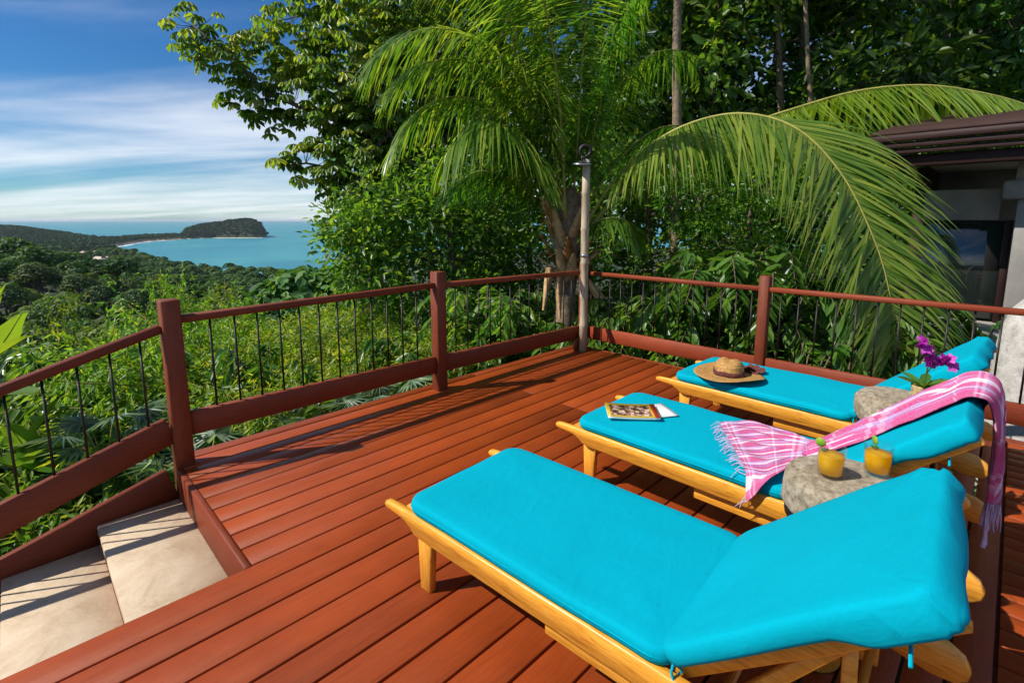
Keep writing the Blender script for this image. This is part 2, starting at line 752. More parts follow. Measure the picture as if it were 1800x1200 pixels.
def stone_mat(name, c1, c2, c3, scale=26):
    m, nd, lk, b = mat(name)
    v = texvec(nd, lk)
    a = noise_t(nd, lk, v, scale, 8, .75)
    vo = N(nd, 'ShaderNodeTexVoronoi', i_Scale=scale * 1.6)
    lk.new(v, vo.inputs['Vector'])
    big = noise_t(nd, lk, v, 4, 4, .6)
    c = ramp(nd, lk, a, [(.33, c1), (.5, c2), (.66, c3)])
    c = mixc(nd, lk, ramp(nd, lk, big, [(.4, (0,) * 3), (.65, (.3,) * 3)]), c, c3)
    lk.new(c, b.inputs['Base Color'])
    b.inputs['Roughness'].default_value = .9
    bump(nd, lk, b, a, .9, .02)
    return m


M_STONE = stone_mat('rough pale stone', (.11, .08, .05), (.38, .30, .20), (.62, .53, .40), 34)
M_PILLAR = stone_mat('pale weathered stone', (.30, .27, .24), (.50, .47, .43), (.62, .59, .55), 12)


def leaf_mat(name, dark, mid, light, rough=.38, transl=.32, spec=.5, tcol=2.0, hue=.02, val=.12):
    m, nd, lk, b = mat(name)
    at_ = N(nd, 'ShaderNodeAttribute', attribute_name='rnd')
    oi = nd.new('ShaderNodeObjectInfo')
    c = ramp(nd, lk, at_.outputs['Fac'], [(.12, dark), (.55, mid), (.97, light)])
    hsv = nd.new('ShaderNodeHueSaturation')
    mr_ = N(nd, 'ShaderNodeMapRange')
    mr_.inputs['To Min'].default_value = .5 - hue
    mr_.inputs['To Max'].default_value = .5 + hue
    lk.new(oi.outputs['Random'], mr_.inputs['Value'])
    lk.new(mr_.outputs[0], hsv.inputs['Hue'])
    wn_ = N(nd, 'ShaderNodeTexWhiteNoise', noise_dimensions='1D')
    lk.new(oi.outputs['Random'], wn_.inputs['W'])
    mv_ = N(nd, 'ShaderNodeMapRange')
    mv_.inputs['To Min'].default_value = 1 - val
    mv_.inputs['To Max'].default_value = 1 + val
    lk.new(wn_.outputs['Value'], mv_.inputs['Value'])
    lk.new(mv_.outputs[0], hsv.inputs['Value'])
    lk.new(c, hsv.inputs['Color'])
    lk.new(hsv.outputs[0], b.inputs['Base Color'])
    b.inputs['Roughness'].default_value = rough
    b.inputs['Specular IOR Level'].default_value = spec
    tr = nd.new('ShaderNodeBsdfTranslucent')
    tc_ = N(nd, 'ShaderNodeVectorMath', operation='MULTIPLY')
    tc_.inputs[1].default_value = (tcol * 1.05, tcol, tcol * .35)
    lk.new(hsv.outputs[0], tc_.inputs[0])
    lk.new(tc_.outputs[0], tr.inputs['Color'])
    mx = N(nd, 'ShaderNodeMixShader')
    mx.inputs[0].default_value = transl
    lk.new(b.outputs[0], mx.inputs[1])
    lk.new(tr.outputs[0], mx.inputs[2])
    lk.new(mx.outputs[0], nd['Material Output'].inputs['Surface'])
    return m


L_CEC = leaf_mat('umbrella leaf', (.05, .14, .02), (.115, .24, .03), (.28, .36, .05), .36, .55)
L_BROAD = leaf_mat('broad leaf', (.04, .115, .018), (.10, .22, .03), (.26, .35, .05), .36, .52)
L_DARK = leaf_mat('deep green leaf', (.02, .06, .014), (.05, .125, .02), (.13, .21, .035), .36, .45)
L_BAMB = leaf_mat('bamboo leaf', (.075, .17, .014), (.17, .30, .026), (.44, .44, .055), .45, .48, .5, 1.6, .025, .3)
L_PALM = leaf_mat('palm leaflet', (.035, .115, .016), (.095, .215, .028), (.28, .37, .06), .3, .45)
L_PALMY = leaf_mat('yellow-green palm leaflet', (.09, .18, .018), (.17, .28, .03), (.31, .39, .055), .3, .45)
L_GLOSS = leaf_mat('glossy shrub leaf', (.03, .09, .016), (.07, .17, .026), (.15, .26, .04), .34, .32, .5)
L_FAR = leaf_mat('canopy leaf', (.03, .08, .022), (.085, .165, .034), (.20, .27, .05), .6, .3, .3, 1.6, .03, .45)
L_BANANA = leaf_mat('banana leaf', (.06, .15, .015), (.11, .22, .022), (.18, .28, .035), .35, .4)
L_GREY = leaf_mat('silvery fan leaf', (.07, .13, .07), (.13, .2, .12), (.22, .29, .19), .4, .25)
L_HEAD = leaf_mat('headland canopy', (.012, .036, .016), (.028, .07, .024), (.06, .11, .03), .7, .1, .2)  # darker than the near canopy: self-shadowing of far crowns put into the colour
M_BARK = simple('grey-brown bark', (.13, .10, .075), .9, 0, .2, 12, .5, .5)
M_BARKP = simple('palm trunk bark', (.24, .175, .115), .9, 0, .2, 14, .5, .6, bd=.03)
M_FIBRE = simple('brown palm fibre', (.36, .16, .05), .95, 0, .1, 30, .6, .8, bd=.03)
M_HUSK = simple('dry palm sheath', (.46, .29, .14), .9, 0, .2, 18, .4, .5)
M_RACHIS = simple('palm leaf stalk', (.34, .32, .07), .5, 0, .4, 8, .25)
M_CULM = simple('bamboo culm', (.32, .26, .05), .5, 0, .4, 6, .4)
M_SOIL = simple('hillside soil', (.06, .042, .025), .95, 0, .1, .8, .5, .4)

# ================================================================== SETTING: terrain, sea, shore
SEA = -62.0


def sstep(a, b, x):
    t = np.clip((x - a) / (b - a), 0, 1)
    return t * t * (3 - 2 * t)


def near_coast(k):
    return np.interp(k, [-1.2, -1.0, -.92, -.88, -.86, -.845, -.80, -.76, -.72, -.68, -.62, -.36, 0, .5], [2600, 2500, 2150, 1850, 1600, 1090, 1010, 850, 700, 640, 530, 520, 560, 900])


def far_shore(k):
    return np.interp(k, [-.86, -.835, -.80, -.778, -.727, -.66, -.648, -.60, -.52, -.495, -.485],
                     [1050, 1066, 1178, 1256, 1487, 1640, 1720, 1800, 1815, 1840, 1900])


def ground_z(vx, vy):
    vx, vy = np.asarray(vx, float), np.asarray(vy, float)
    r = np.hypot(vx, vy)
    D = np.maximum(vy, 1e-3)
    k = np.where(vy > 1, vx / D, np.sign(vx) * 2.0)
    k = np.clip(k, -2, 2)
    kc = np.clip(k, -1.2, .5)
    # hillside under and below the deck
    hill = SEA + 2.6 + 58.2 * np.exp(-r / 105)
    ridge = np.interp(k, [-1.6, -1.25, -1.0, -.75, -.65, -.5, -.35], [10, 28, 34, 20, 12, 4, 0]) * np.exp(-((D - 235) / 95) ** 2)
    wav = 2.2 * np.sin(vx * .021 + 1) * np.sin(vy * .017) * sstep(60, 200, r)
    left = hill + ridge + wav
    right = -1.3 - .05 * r
    t = sstep(-.42, -.10, np.where(vy > 0, k, np.where(vx < 0, -1, 1)))
    z = left * (1 - t) + right * t
    z = np.where(r < 7, np.minimum(z, -1.15 - .1 * r), z)
    # coast of the near land
    dc = near_coast(kc)
    shore = SEA - np.clip((D - dc) * .05, 0, 8)
    z = np.where(D > dc - 45, np.minimum(z, SEA + 2.6 * np.clip((dc - D) / 45, 0, 1)), z)
    z = np.where(D > dc, shore, z)
    # far headland and spit, hill on its left, rounded island point on its right
    fs = far_shore(k)
    depth = np.interp(k, [-.88, -.84, -.80, -.66, -.64], [800, 560, 400, 320, 240])
    inside = np.clip((D - fs) / 25, 0, 1) * np.clip((fs + depth - D) / 40, 0, 1)
    inside = np.where((k < -.484) & (k > -.9), inside, 0)
    land = SEA - 6 + 8.2 * inside
    kk = (k + .50) / .165
    prof = np.interp(k, [-.658, -.646, -.62, -.58, -.55, -.525, -.51, -.497, -.488], [0, 22, 36, 47, 56, 60, 55, 42, 0])
    isl = SEA + prof * np.sqrt(np.clip(1 - ((D - fs - 125) / 130) ** 2, 0, 1))
    land = np.maximum(land, np.where(isl > SEA + .6, isl, -99))
    lh = SEA + 36 * np.exp(-((k + 1.06) / .2) ** 2) * np.exp(-((D - 1750) / 420) ** 2) - 2
    lh = np.where(k < -.80, SEA + 2.5 + (lh - SEA) * sstep(-.80, -.98, k), -99)
    lh = np.where((D > fs + 5) & (D < np.interp(k, [-1.05, -.92, -.88, -.84, -.80], [2600, 2150, 1850, 1650, 1500])), lh, -99)
    z = np.maximum(z, land)
    z = np.maximum(z, np.where(D > 900, lh, -99))
    return z


def build_terrain():
    th = np.concatenate([np.linspace(-180, -60, 40, endpoint=False), np.linspace(-60, -16, 150, endpoint=False), np.linspace(-16, 180, 60)])
    rr = np.concatenate([np.linspace(0, 20, 24, endpoint=False), np.geomspace(20, 900, 60, endpoint=False), np.linspace(900, 3000, 70)])
    A, B = np.meshgrid(np.radians(th), rr, indexing='ij')
    vx, vy = B * np.sin(A), B * np.cos(A)
    z = ground_z(vx, vy)
    z = np.where(np.abs(np.degrees(A)) > 75, np.maximum(z, -30), z)
    z = np.where(B > 2900, np.minimum(z, SEA - 6), z)
    V = (RT * vx[..., None] + FW * vy[..., None] + UP * z[..., None]).reshape(-1, 3)
    nt, nr = A.shape
    i = np.arange(nt - 1)[:, None] * nr
    j = np.arange(nr - 1)[None]
    F = np.stack([i + j, i + j + 1, i + nr + j + 1, i + nr + j], -1).reshape(-1, 4)[:, ::-1]
    m, nd, lk, b = mat('forest floor and beach')
    geo = nd.new('ShaderNodeNewGeometry')
    sp = nd.new('ShaderNodeSeparateXYZ')
    lk.new(geo.outputs['Position'], sp.inputs[0])
    nz = noise_t(nd, lk, texvec(nd, lk, 'Object'), .35, 6, .7)
    soil = ramp(nd, lk, nz, [(.3, (.014, .026, .010)), (.6, (.028, .045, .017)), (.8, (.05, .05, .028))])
    mr_ = N(nd, 'ShaderNodeMapRange')
    for kx, vv in (('From Min', SEA + 1.6), ('From Max', SEA + 2.3)):
        mr_.inputs[kx].default_value = vv
    lk.new(sp.outputs['Z'], mr_.inputs['Value'])
    lk.new(mixc(nd, lk, mr_.outputs[0], (.62, .53, .40), soil), b.inputs['Base Color'])
    b.inputs['Roughness'].default_value = .95
    g = G().add(V, F)
    return tag(g.build('ground', m, smooth=True), kind='structure')


build_terrain()


def build_sea():
    m, nd, lk, b = mat('sea water')
    v = texvec(nd, lk, 'Object', (1, 1, 1), (0, 0, R(45)))
    sw = noise_t(nd, lk, v, .004, 5, .6, .5)
    # shallow turquoise in the bay, deeper blue-green outside
    c = ramp(nd, lk, sw, [(.3, (.028, .20, .26)), (.5, (.045, .26, .30)), (.7, (.07, .31, .33))])
    lk.new(c, b.inputs['Base Color'])
    b.inputs['Roughness'].default_value = .42
    b.inputs['Specular IOR Level'].default_value = .35
    h = noise_t(nd, lk, texvec(nd, lk, 'Object', (.05, .14, 1), (0, 0, R(45))), 1.0, 6, .7)
    bump(nd, lk, b, h, .5, 2.0)
    g = G()
    rr = np.concatenate([[0], np.geomspace(200, 42000, 24)])
    n = 72
    prof = np.column_stack([rr, np.full(len(rr), SEA)])
    lathe(g, prof, n)
    return tag(g.build('sea', m), kind='structure')


build_sea()

# breaking surf along the near beach and the far bay
M_FOAM = simple('white surf', (.82, .84, .84), .8, 0, .3, .05, .12)


def surf(name, pts, w):
    P = np.array([vw(k * D, D, SEA + .35) for k, D in pts])
    P = spline(P, len(pts) * 8)
    T = nrm(np.gradient(P, axis=0))
    S = np.cross(T, UP)
    ww = w * (.35 + .9 * rng.random(len(P)))
    V = np.concatenate([P - S * ww[:, None], P + S * ww[:, None], P - S * ww[:, None] - UP * .3, P + S * ww[:, None] - UP * .3])
    n = len(P)
    i = np.arange(n - 1)
    F = np.concatenate([np.stack([i, i + 1, n + i + 1, n + i], 1), np.stack([2 * n + i, i, i + 1, 2 * n + i + 1], 1), np.stack([n + i, 3 * n + i, 3 * n + i + 1, n + i + 1], 1)])
    tag(G().add(V, F).build(name, M_FOAM), kind='structure')


surf('surf', [(-.61, 548), (-.65, 600), (-.68, 655), (-.71, 705), (-.735, 765), (-.76, 862)], 7)
surf('surf', [(-.815, 1125), (-.80, 1165), (-.775, 1246), (-.727, 1475), (-.67, 1610)], 8)

# ================================================================== DECK
deck = tag(link('deck', None), kind='structure')
EDGE_Y = 2.227
PITCH_B = .15


def plank(name, lo, hi, m, parent=deck):
    g = G()
    c = (np.array(lo) + np.array(hi)) / 2
    chbox(g, np.array(lo) - c, np.array(hi) - c, .0025)
    return g.build(name, m, parent, loc=c)


k = 0
y = EDGE_Y
while y > -.1:                                   # boards in front of the stair head run the whole length
    g1, g2 = rnd.uniform(.004, .0068), rnd.uniform(.004, .0068)
    if y < -.05:
        break
    step_ = PITCH_B if y > .2 else .111
    lo = max(y - step_ + g1, -.094) if y > .02 else -.094
    dz = rnd.uniform(-.0015, .0015)
    cut = rnd.choice((None, None, None, 3.3, None, None, None))
    segs = [(-1.3, 4.74)] if cut is None else [(-1.3, cut - .0015), (cut + .0015, 4.74)]
    for a, b_ in segs:
        plank('plank', (a, lo, -.032 + dz), (b_, y - g2, dz), M_DECK)
    y -= step_
y = EDGE_Y
while y < 3.62:                                   # boards beside the stair opening
    dz = rnd.uniform(-.0015, .0015)
    hi = min(y + PITCH_B, 3.66) - .0035
    cut = rnd.choice((None, None, 3.1, None, None))
    segs = [(.612, 4.74)] if cut is None else [(.612, cut - .0015), (cut + .0015, 4.74)]
    for a, b_ in segs:
        plank('plank', (a, y + .0055, -.032 + dz), (b_, hi - .002, dz), M_DECK)
    y += PITCH_B
x = .0
while x < 4.7:                                    # boards of the next bay run crosswise
    dz = rnd.uniform(-.0015, .0015)
    plank('plank', (x + .0035, -2.6, -.032 + dz), (min(x + .112, 4.74) - .0035, -.106, dz), M_DECKY)
    x += .112
plank('trim_board', (.578, EDGE_Y - .002, -.20), (.608, 3.46, .002), M_RAILY)            # riser at the stair head
plank('fascia_board', (.62, 3.664, -.22), (4.78, 3.69, -.004), M_RAILX)
plank('fascia_board', (4.744, -2.6, -.22), (4.775, 3.66, .002), M_RAILY)
plank('fascia_board', (-1.3, EDGE_Y + .0, -.9), (.574, EDGE_Y + .022, -.036), M_RAILX)
plank('joist', (-1.2, -.16, -.2), (4.7, -.04, -.034), M_RAILX)
for i, xx in enumerate((-.9, .35, 1.4, 2.5, 3.6, 4.6)):
    plank('joist', (xx, -.03, -.2), (xx + .05, 2.15, -.036), M_RAILY)
for i, xx in enumerate((.75, 1.4, 2.5, 3.6, 4.6)):
    plank('joist', (xx + .06, 2.25, -.2), (xx + .11, 3.62, -.036), M_RAILY)
for xx, yy in ((.9, 3.5), (2.6, 3.5), (4.6, 3.5), (4.6, 1.5), (4.6, -.4), (2.4, 1.2), (.8, .4)):
    plank('support_post', (xx, yy, -2.6), (xx + .1, yy + .1, -.21), M_RAIL)

# ------------------------------------------------------------------ stairs
stairs = tag(link('stairs', None), kind='structure')
xs, zs = .576, -.19
for i in range(6):
    x1 = xs - .39
    g = G()
    chbox(g, (-.196, -.6, -.05), (.205, .6, 0), .006)
    g.build('tread', M_CONC, stairs, loc=((xs + x1) / 2, 2.255 + .6 + .02, zs))
    g = G()
    chbox(g, (-.012, -.6, -.0), (.0, .6, .105), .002)
    g.build('riser', M_RAILY, stairs, loc=(x1 + .018, 2.255 + .6 + .02, zs - .156))
    xs = x1
    zs -= .117
g = G()
bar(g, (.56, 3.505, -.10), (-1.7, 3.505, -.10 - .297 * 2.26), .045, .22, .006)
g.build('stringer', M_RAILX, stairs)

# ------------------------------------------------------------------ railings
RY, RX = 3.51, 4.70


def post(parent, x, y, z0, z1, s=.1, name='post'):
    g = G()
    chbox(g, (-s / 2, -s / 2, z0), (s / 2, s / 2, z1), .006)
    return g.build(name, M_RAIL, parent, loc=(x, y, 0))


def rod(parent, x, y, z0, z1, me={}):
    if 'm' not in me:
        g = G()
        tube(g, [(0, 0, 0), (0, 0, 1)], [.0065, .0065], 6)
        me['m'] = g.mesh('baluster', M_IRON)
    o = link('baluster', me['m'], parent, (x + rnd.uniform(-.004, .004), y, z0))
    o.scale.z = z1 - z0
    return o


railA = thing('deck_railing', 'red-brown wooden railing with iron rods on the sea side of the deck', 'railing', (.63, RY, 0))


def local(o, parent):
    o.matrix_parent_inverse = parent.matrix_basis.inverted()
    return o


def railpart(parent, name, p0, p1, w, h, m):
    g = G()
    bar(g, p0, p1, w, h, .006)
    return local(g.build(name, m, parent), parent)


for x, top in ((.63, 1.035), (2.60, 1.06)):
    local(post(railA, x, RY, -.25, top), railA)
local(post(railA, 4.70, RY, -.25, 1.0, .085), railA)
for a, b_, za, zb in ((.68, 2.55, .912, .945), (2.65, 4.657, .94, .905)):
    railpart(railA, 'top_rail', (a, RY, za), (b_, RY, zb), .062, .045, M_RAILX)
for a, b_, za, zb in ((.68, 2.55, .255, .238), (2.65, 4.657, .238, .205)):
    railpart(railA, 'lower_rail', (a, RY, za), (b_, RY, zb), .045, .15, M_RAILX)
for x in np.arange(.837, 2.5, .1395):
    local(rod(railA, x, RY, .3, .925), railA)
for x in np.arange(2.79, 4.6, .1395):
    local(rod(railA, x, RY, .29, .92), railA)

railS = thing('stair_railing', 'sloping red-brown handrail with iron rods beside the concrete steps', 'railing', (-.2, RY, -.3))
railpart(railS, 'top_rail', (.578, RY, .868), (-1.72, RY, .868 - .305 * 2.30), .062, .05, M_RAILX)
railpart(railS, 'lower_rail', (.578, RY, .242), (-1.72, RY, .242 - .335 * 2.30), .045, .165, M_RAILX)
local(post(railS, -1.77, RY, -1.3, .32), railS)
for x in (.472, .333, .19, .045, -.097, -.24, -.38, -.52, -.66, -.8, -.94):
    local(rod(railS, x, RY, .242 - .335 * (.578 - x) + .07, .868 - .305 * (.578 - x) - .015), railS)

railB = thing('deck_railing', 'red-brown wooden railing behind the loungers, facing the house and shrubs', 'railing', (4.75, 1.54, 0))
for y_ in (1.54, -.46):
    local(post(railB, 4.75, y_, -.25, 1.01, .085), railB)
for a, b_ in ((3.46, 1.583), (1.497, -.417)):
    railpart(railB, 'top_rail', (4.75, a, .89), (4.75, b_, .89), .06, .042, M_RAILY)
    railpart(railB, 'lower_rail', (4.75, a, .19), (4.75, b_, .19), .042, .15, M_RAILY)
railpart(railB, 'top_rail', (4.75, -.503, .89), (4.75, -2.4, .89), .06, .042, M_RAILY)
railpart(railB, 'lower_rail', (4.75, -.503, .19), (4.75, -2.4, .19), .042, .15, M_RAILY)
for y_ in np.arange(3.32, 1.62, -.1395):
    local(rod(railB, 4.75, y_, .25, .88), railB)
for y_ in np.arange(1.40, -.38, -.1395 * 1.0):
    local(rod(railB, 4.75, y_, .25, .88), railB)

# ------------------------------------------------------------------ outdoor shower
M_BPOLE = None


def bamboo_pole_mat():
    m, nd, lk, b = mat('dry bamboo')
    v = texvec(nd, lk, 'Object', (14, 14, 1.5))
    a = noise_t(nd, lk, v, 3, 6, .65)
    lk.new(ramp(nd, lk, a, [(.3, (.26, .19, .11)), (.5, (.44, .35, .23)), (.75, (.58, .49, .35))]), b.inputs['Base Color'])
    b.inputs['Roughness'].default_value = .5
    return m


M_BPOLE = bamboo_pole_mat()
sh = thing('outdoor_shower', 'bamboo shower pole with round metal shower head in the deck corner', 'shower', (4.58, 3.42, 0))
zz_ = [0, .28, .3, .32, .62, .64, .66, 1.0, 1.02, 1.04, 1.38, 1.40, 1.42, 1.78, 1.80, 1.82, 2.16]
rr_ = [.047, .045, .052, .045, .045, .052, .045, .044, .051, .044, .044, .050, .044, .043, .049, .043, .043]
g = G()
tube(g, [(0.004 * math.sin(z * 3), 0, z) for z in zz_], rr_, 16)
g.build('pole', M_BPOLE, sh, smooth=True)
g = G()
lathe(g, [(.0505, -.012), (.0535, -.009), (.0535, .009), (.0505, .012)], 16, ctr=(0, 0, 1.105))
g.build('clamp_ring', M_CHROME, sh, smooth=True)
vr, vf = RT, FW
g = G()
ang = np.linspace(-.5 * math.pi, 1.35 * math.pi, 22)
loop = [np.array((0, 0, 2.245)) + vr * (.058 * math.cos(t) - .02) + UP * .058 * math.sin(t) - vf * .03 for t in ang]
tube(g, loop, .021, 8)
tube(g, [np.array((0, 0, 2.05)) - vf * .0, np.array((0, 0, 2.12)) + vf * .0, np.array((0, 0, 2.185)) - vr * .015 - vf * .03], .018, 8)
tube(g, [np.array((0, 0, 2.205)) - vr * .05 - vf * .03, np.array((0, 0, 2.17)) - vr * .055 - vf * .05, np.array((0, 0, 2.135)) - vr * .055 - vf * .05], .014, 8)
g.build('pipe', M_IRON, sh, smooth=True)
g = G()
lathe(g, [(.001, .028), (.03, .026), (.045, .012), (.1, .004), (.108, -.004), (.106, -.016), (.09, -.02), (.001, -.02)], 28)
o = g.build('shower_head', M_CHROME, sh, smooth=True)
o.location = np.array((0, 0, 2.115)) - vr * .055 - vf * .05
o.rotation_euler = (R(6), R(-7), 0)
g = G()
chbox(g, (-.05, -.012, 0), (.05, .012, .13), .004)
o = g.build('base_block', M_RAIL, sh)
o.location = np.array((0, 0, .002)) - vr * .075

# ================================================================== SUN LOUNGERS
LW = .66


def cushion(name, parent, a, b, t, Rp, puff, mfun=None, nseg=10, rings=9, seed=0, m=None, side=3):
    """pillowy pad: half sizes a (x), b (y), thickness t, plan corner radius Rp; mfun bends/places the verts"""
    def loop(d):
        A, B = a - d, b - d
        r = max(min(Rp - d * .6, A, B), .006)
        pts = []
        for cx, cy, t0 in ((A - r, B - r, 0), (-(A - r), B - r, 90), (-(A - r), -(B - r), 180), (A - r, -(B - r), 270)):
            for i in range(nseg):
                th = math.radians(t0 + 90 * i / (nseg - 1))
                pts.append((cx + r * math.cos(th), cy + r * math.sin(th)))
        # extra points on the straight edges
        out = []
        n = len(pts)
        for i in range(n):
            p, q = pts[i], pts[(i + 1) % n]
            out.append(p)
            L = math.hypot(q[0] - p[0], q[1] - p[1])
            if (i + 1) % nseg == 0:
                kx = 26 if i // nseg in (1, 3) else 14
                for s in range(1, kx):
                    out.append((p[0] + (q[0] - p[0]) * s / kx, p[1] + (q[1] - p[1]) * s / kx))
        return np.array(out)
    e = t / 2
    prof = []
    for i in range(7):                               # rounded lip, bottom to top
        th = -math.pi / 2 + math.pi * i / 6
        prof.append((e * .55 * (1 - math.cos(th)), e + e * math.sin(th)))
    dm = min(a, b) - .01
    tops = np.linspace(prof[-1][0], dm, rings)[1:]
    top = [(d, t + puff * (1 - (1 - (d - tops[0]) / (dm - tops[0])) ** 2)) for d in tops]
    bot = [(d, 0.0) for d in tops[::-1]]
    levels = bot + prof + top
    V = []
    for d, z in levels:
        L = loop(d)
        V.append(np.column_stack([L, np.full(len(L), z)]))
    n = len(V[0])
    V = np.concatenate(V)
    nl = len(levels)
    i = np.arange(nl - 1)[:, None] * n
    q = np.arange(n)[None]
    F = np.stack([i + q, i + (q + 1) % n, i + n + (q + 1) % n, i + n + q], -1).reshape(-1, 4)
    F = [list(f) for f in F] + [list(range(n))[::-1], [(nl - 1) * n + s for s in range(n)]]
    # soft unevenness of the filling
    for s in range(len(V)):
        x, y, z = V[s]
        nz = noise.noise(Vector((x * 3 + seed, y * 3, z * 2))) * .006 + noise.noise(Vector((x * 9, y * 9 + seed, z * 6))) * .0022
        V[s, 2] += nz * (1 if z > t * .3 else .2)
        V[s, 0] += noise.noise(Vector((x * 5, y * 5, seed + 3.1))) * .004
        V[s, 1] += noise.noise(Vector((x * 5, y * 5, seed + 9.7))) * .004
    if mfun is not None:
        V = mfun(V)
    g = G().add(V, F)
    return g.build(name, m or M_FAB, parent, smooth=True)


def piping(parent, a, b, t, Rp, mfun):
    """corded seam round the upper edge of a pad"""
    r = Rp
    pts = []
    d = .0
    A, B = a - d, b - d
    for cx, cy, t0 in ((A - r, B - r, 0), (-(A - r), B - r, 90), (-(A - r), -(B - r), 180), (A - r, -(B - r), 270)):
        for i in range(7):
            th = math.radians(t0 + 15 * i)
            pts.append((cx + r * math.cos(th), cy + r * math.sin(th), t * .5))
    full = []
    for i in range(len(pts)):
        p, q = np.array(pts[i]), np.array(pts[(i + 1) % len(pts)])
        k_ = 12 if np.linalg.norm(p - q) > .1 else 1
        full += [p + (q - p) * s_ / k_ for s_ in range(k_)]
    full.append(np.array(pts[0]))
    g = G()
    tube(g, mfun(np.array(full)), .003, 5, cap=False)
    return g.build('piping', M_FAB, parent, smooth=True)


def side_rail(x0, x1):
    top, bot = .335, .248
    o = [(.028, .326), (.036, .314), (.030, .300), (.012, .295), (-.06, .293), (-.105, .288), (-.135, .272), (-.165, .252), (-.20, bot)]
    o += [(-1.60, bot), (-1.66, .232), (-1.74, .215), (-1.79, .218), (-1.815, .240), (-1.82, .268), (-1.805, .300), (-1.77, .322), (-1.70, top)]
    o += [(-.18, top), (-.08, .334), (.0, .331)]
    P = np.array(o)[::-1]
    g = G()
    prism(g, P, x0, x1, .006)
    return g


BA = R(41)
HINGE = np.array((0, -1.215, .336))
BD = np.array((0, -math.cos(BA), math.sin(BA)))
BN = np.array((0, math.sin(BA), math.cos(BA)))


def bp(x, s, h):
    """point on the raised back: x across, s up along the back, h off its surface"""
    return HINGE + np.array((x, 0, 0)) + BD * s + BN * h


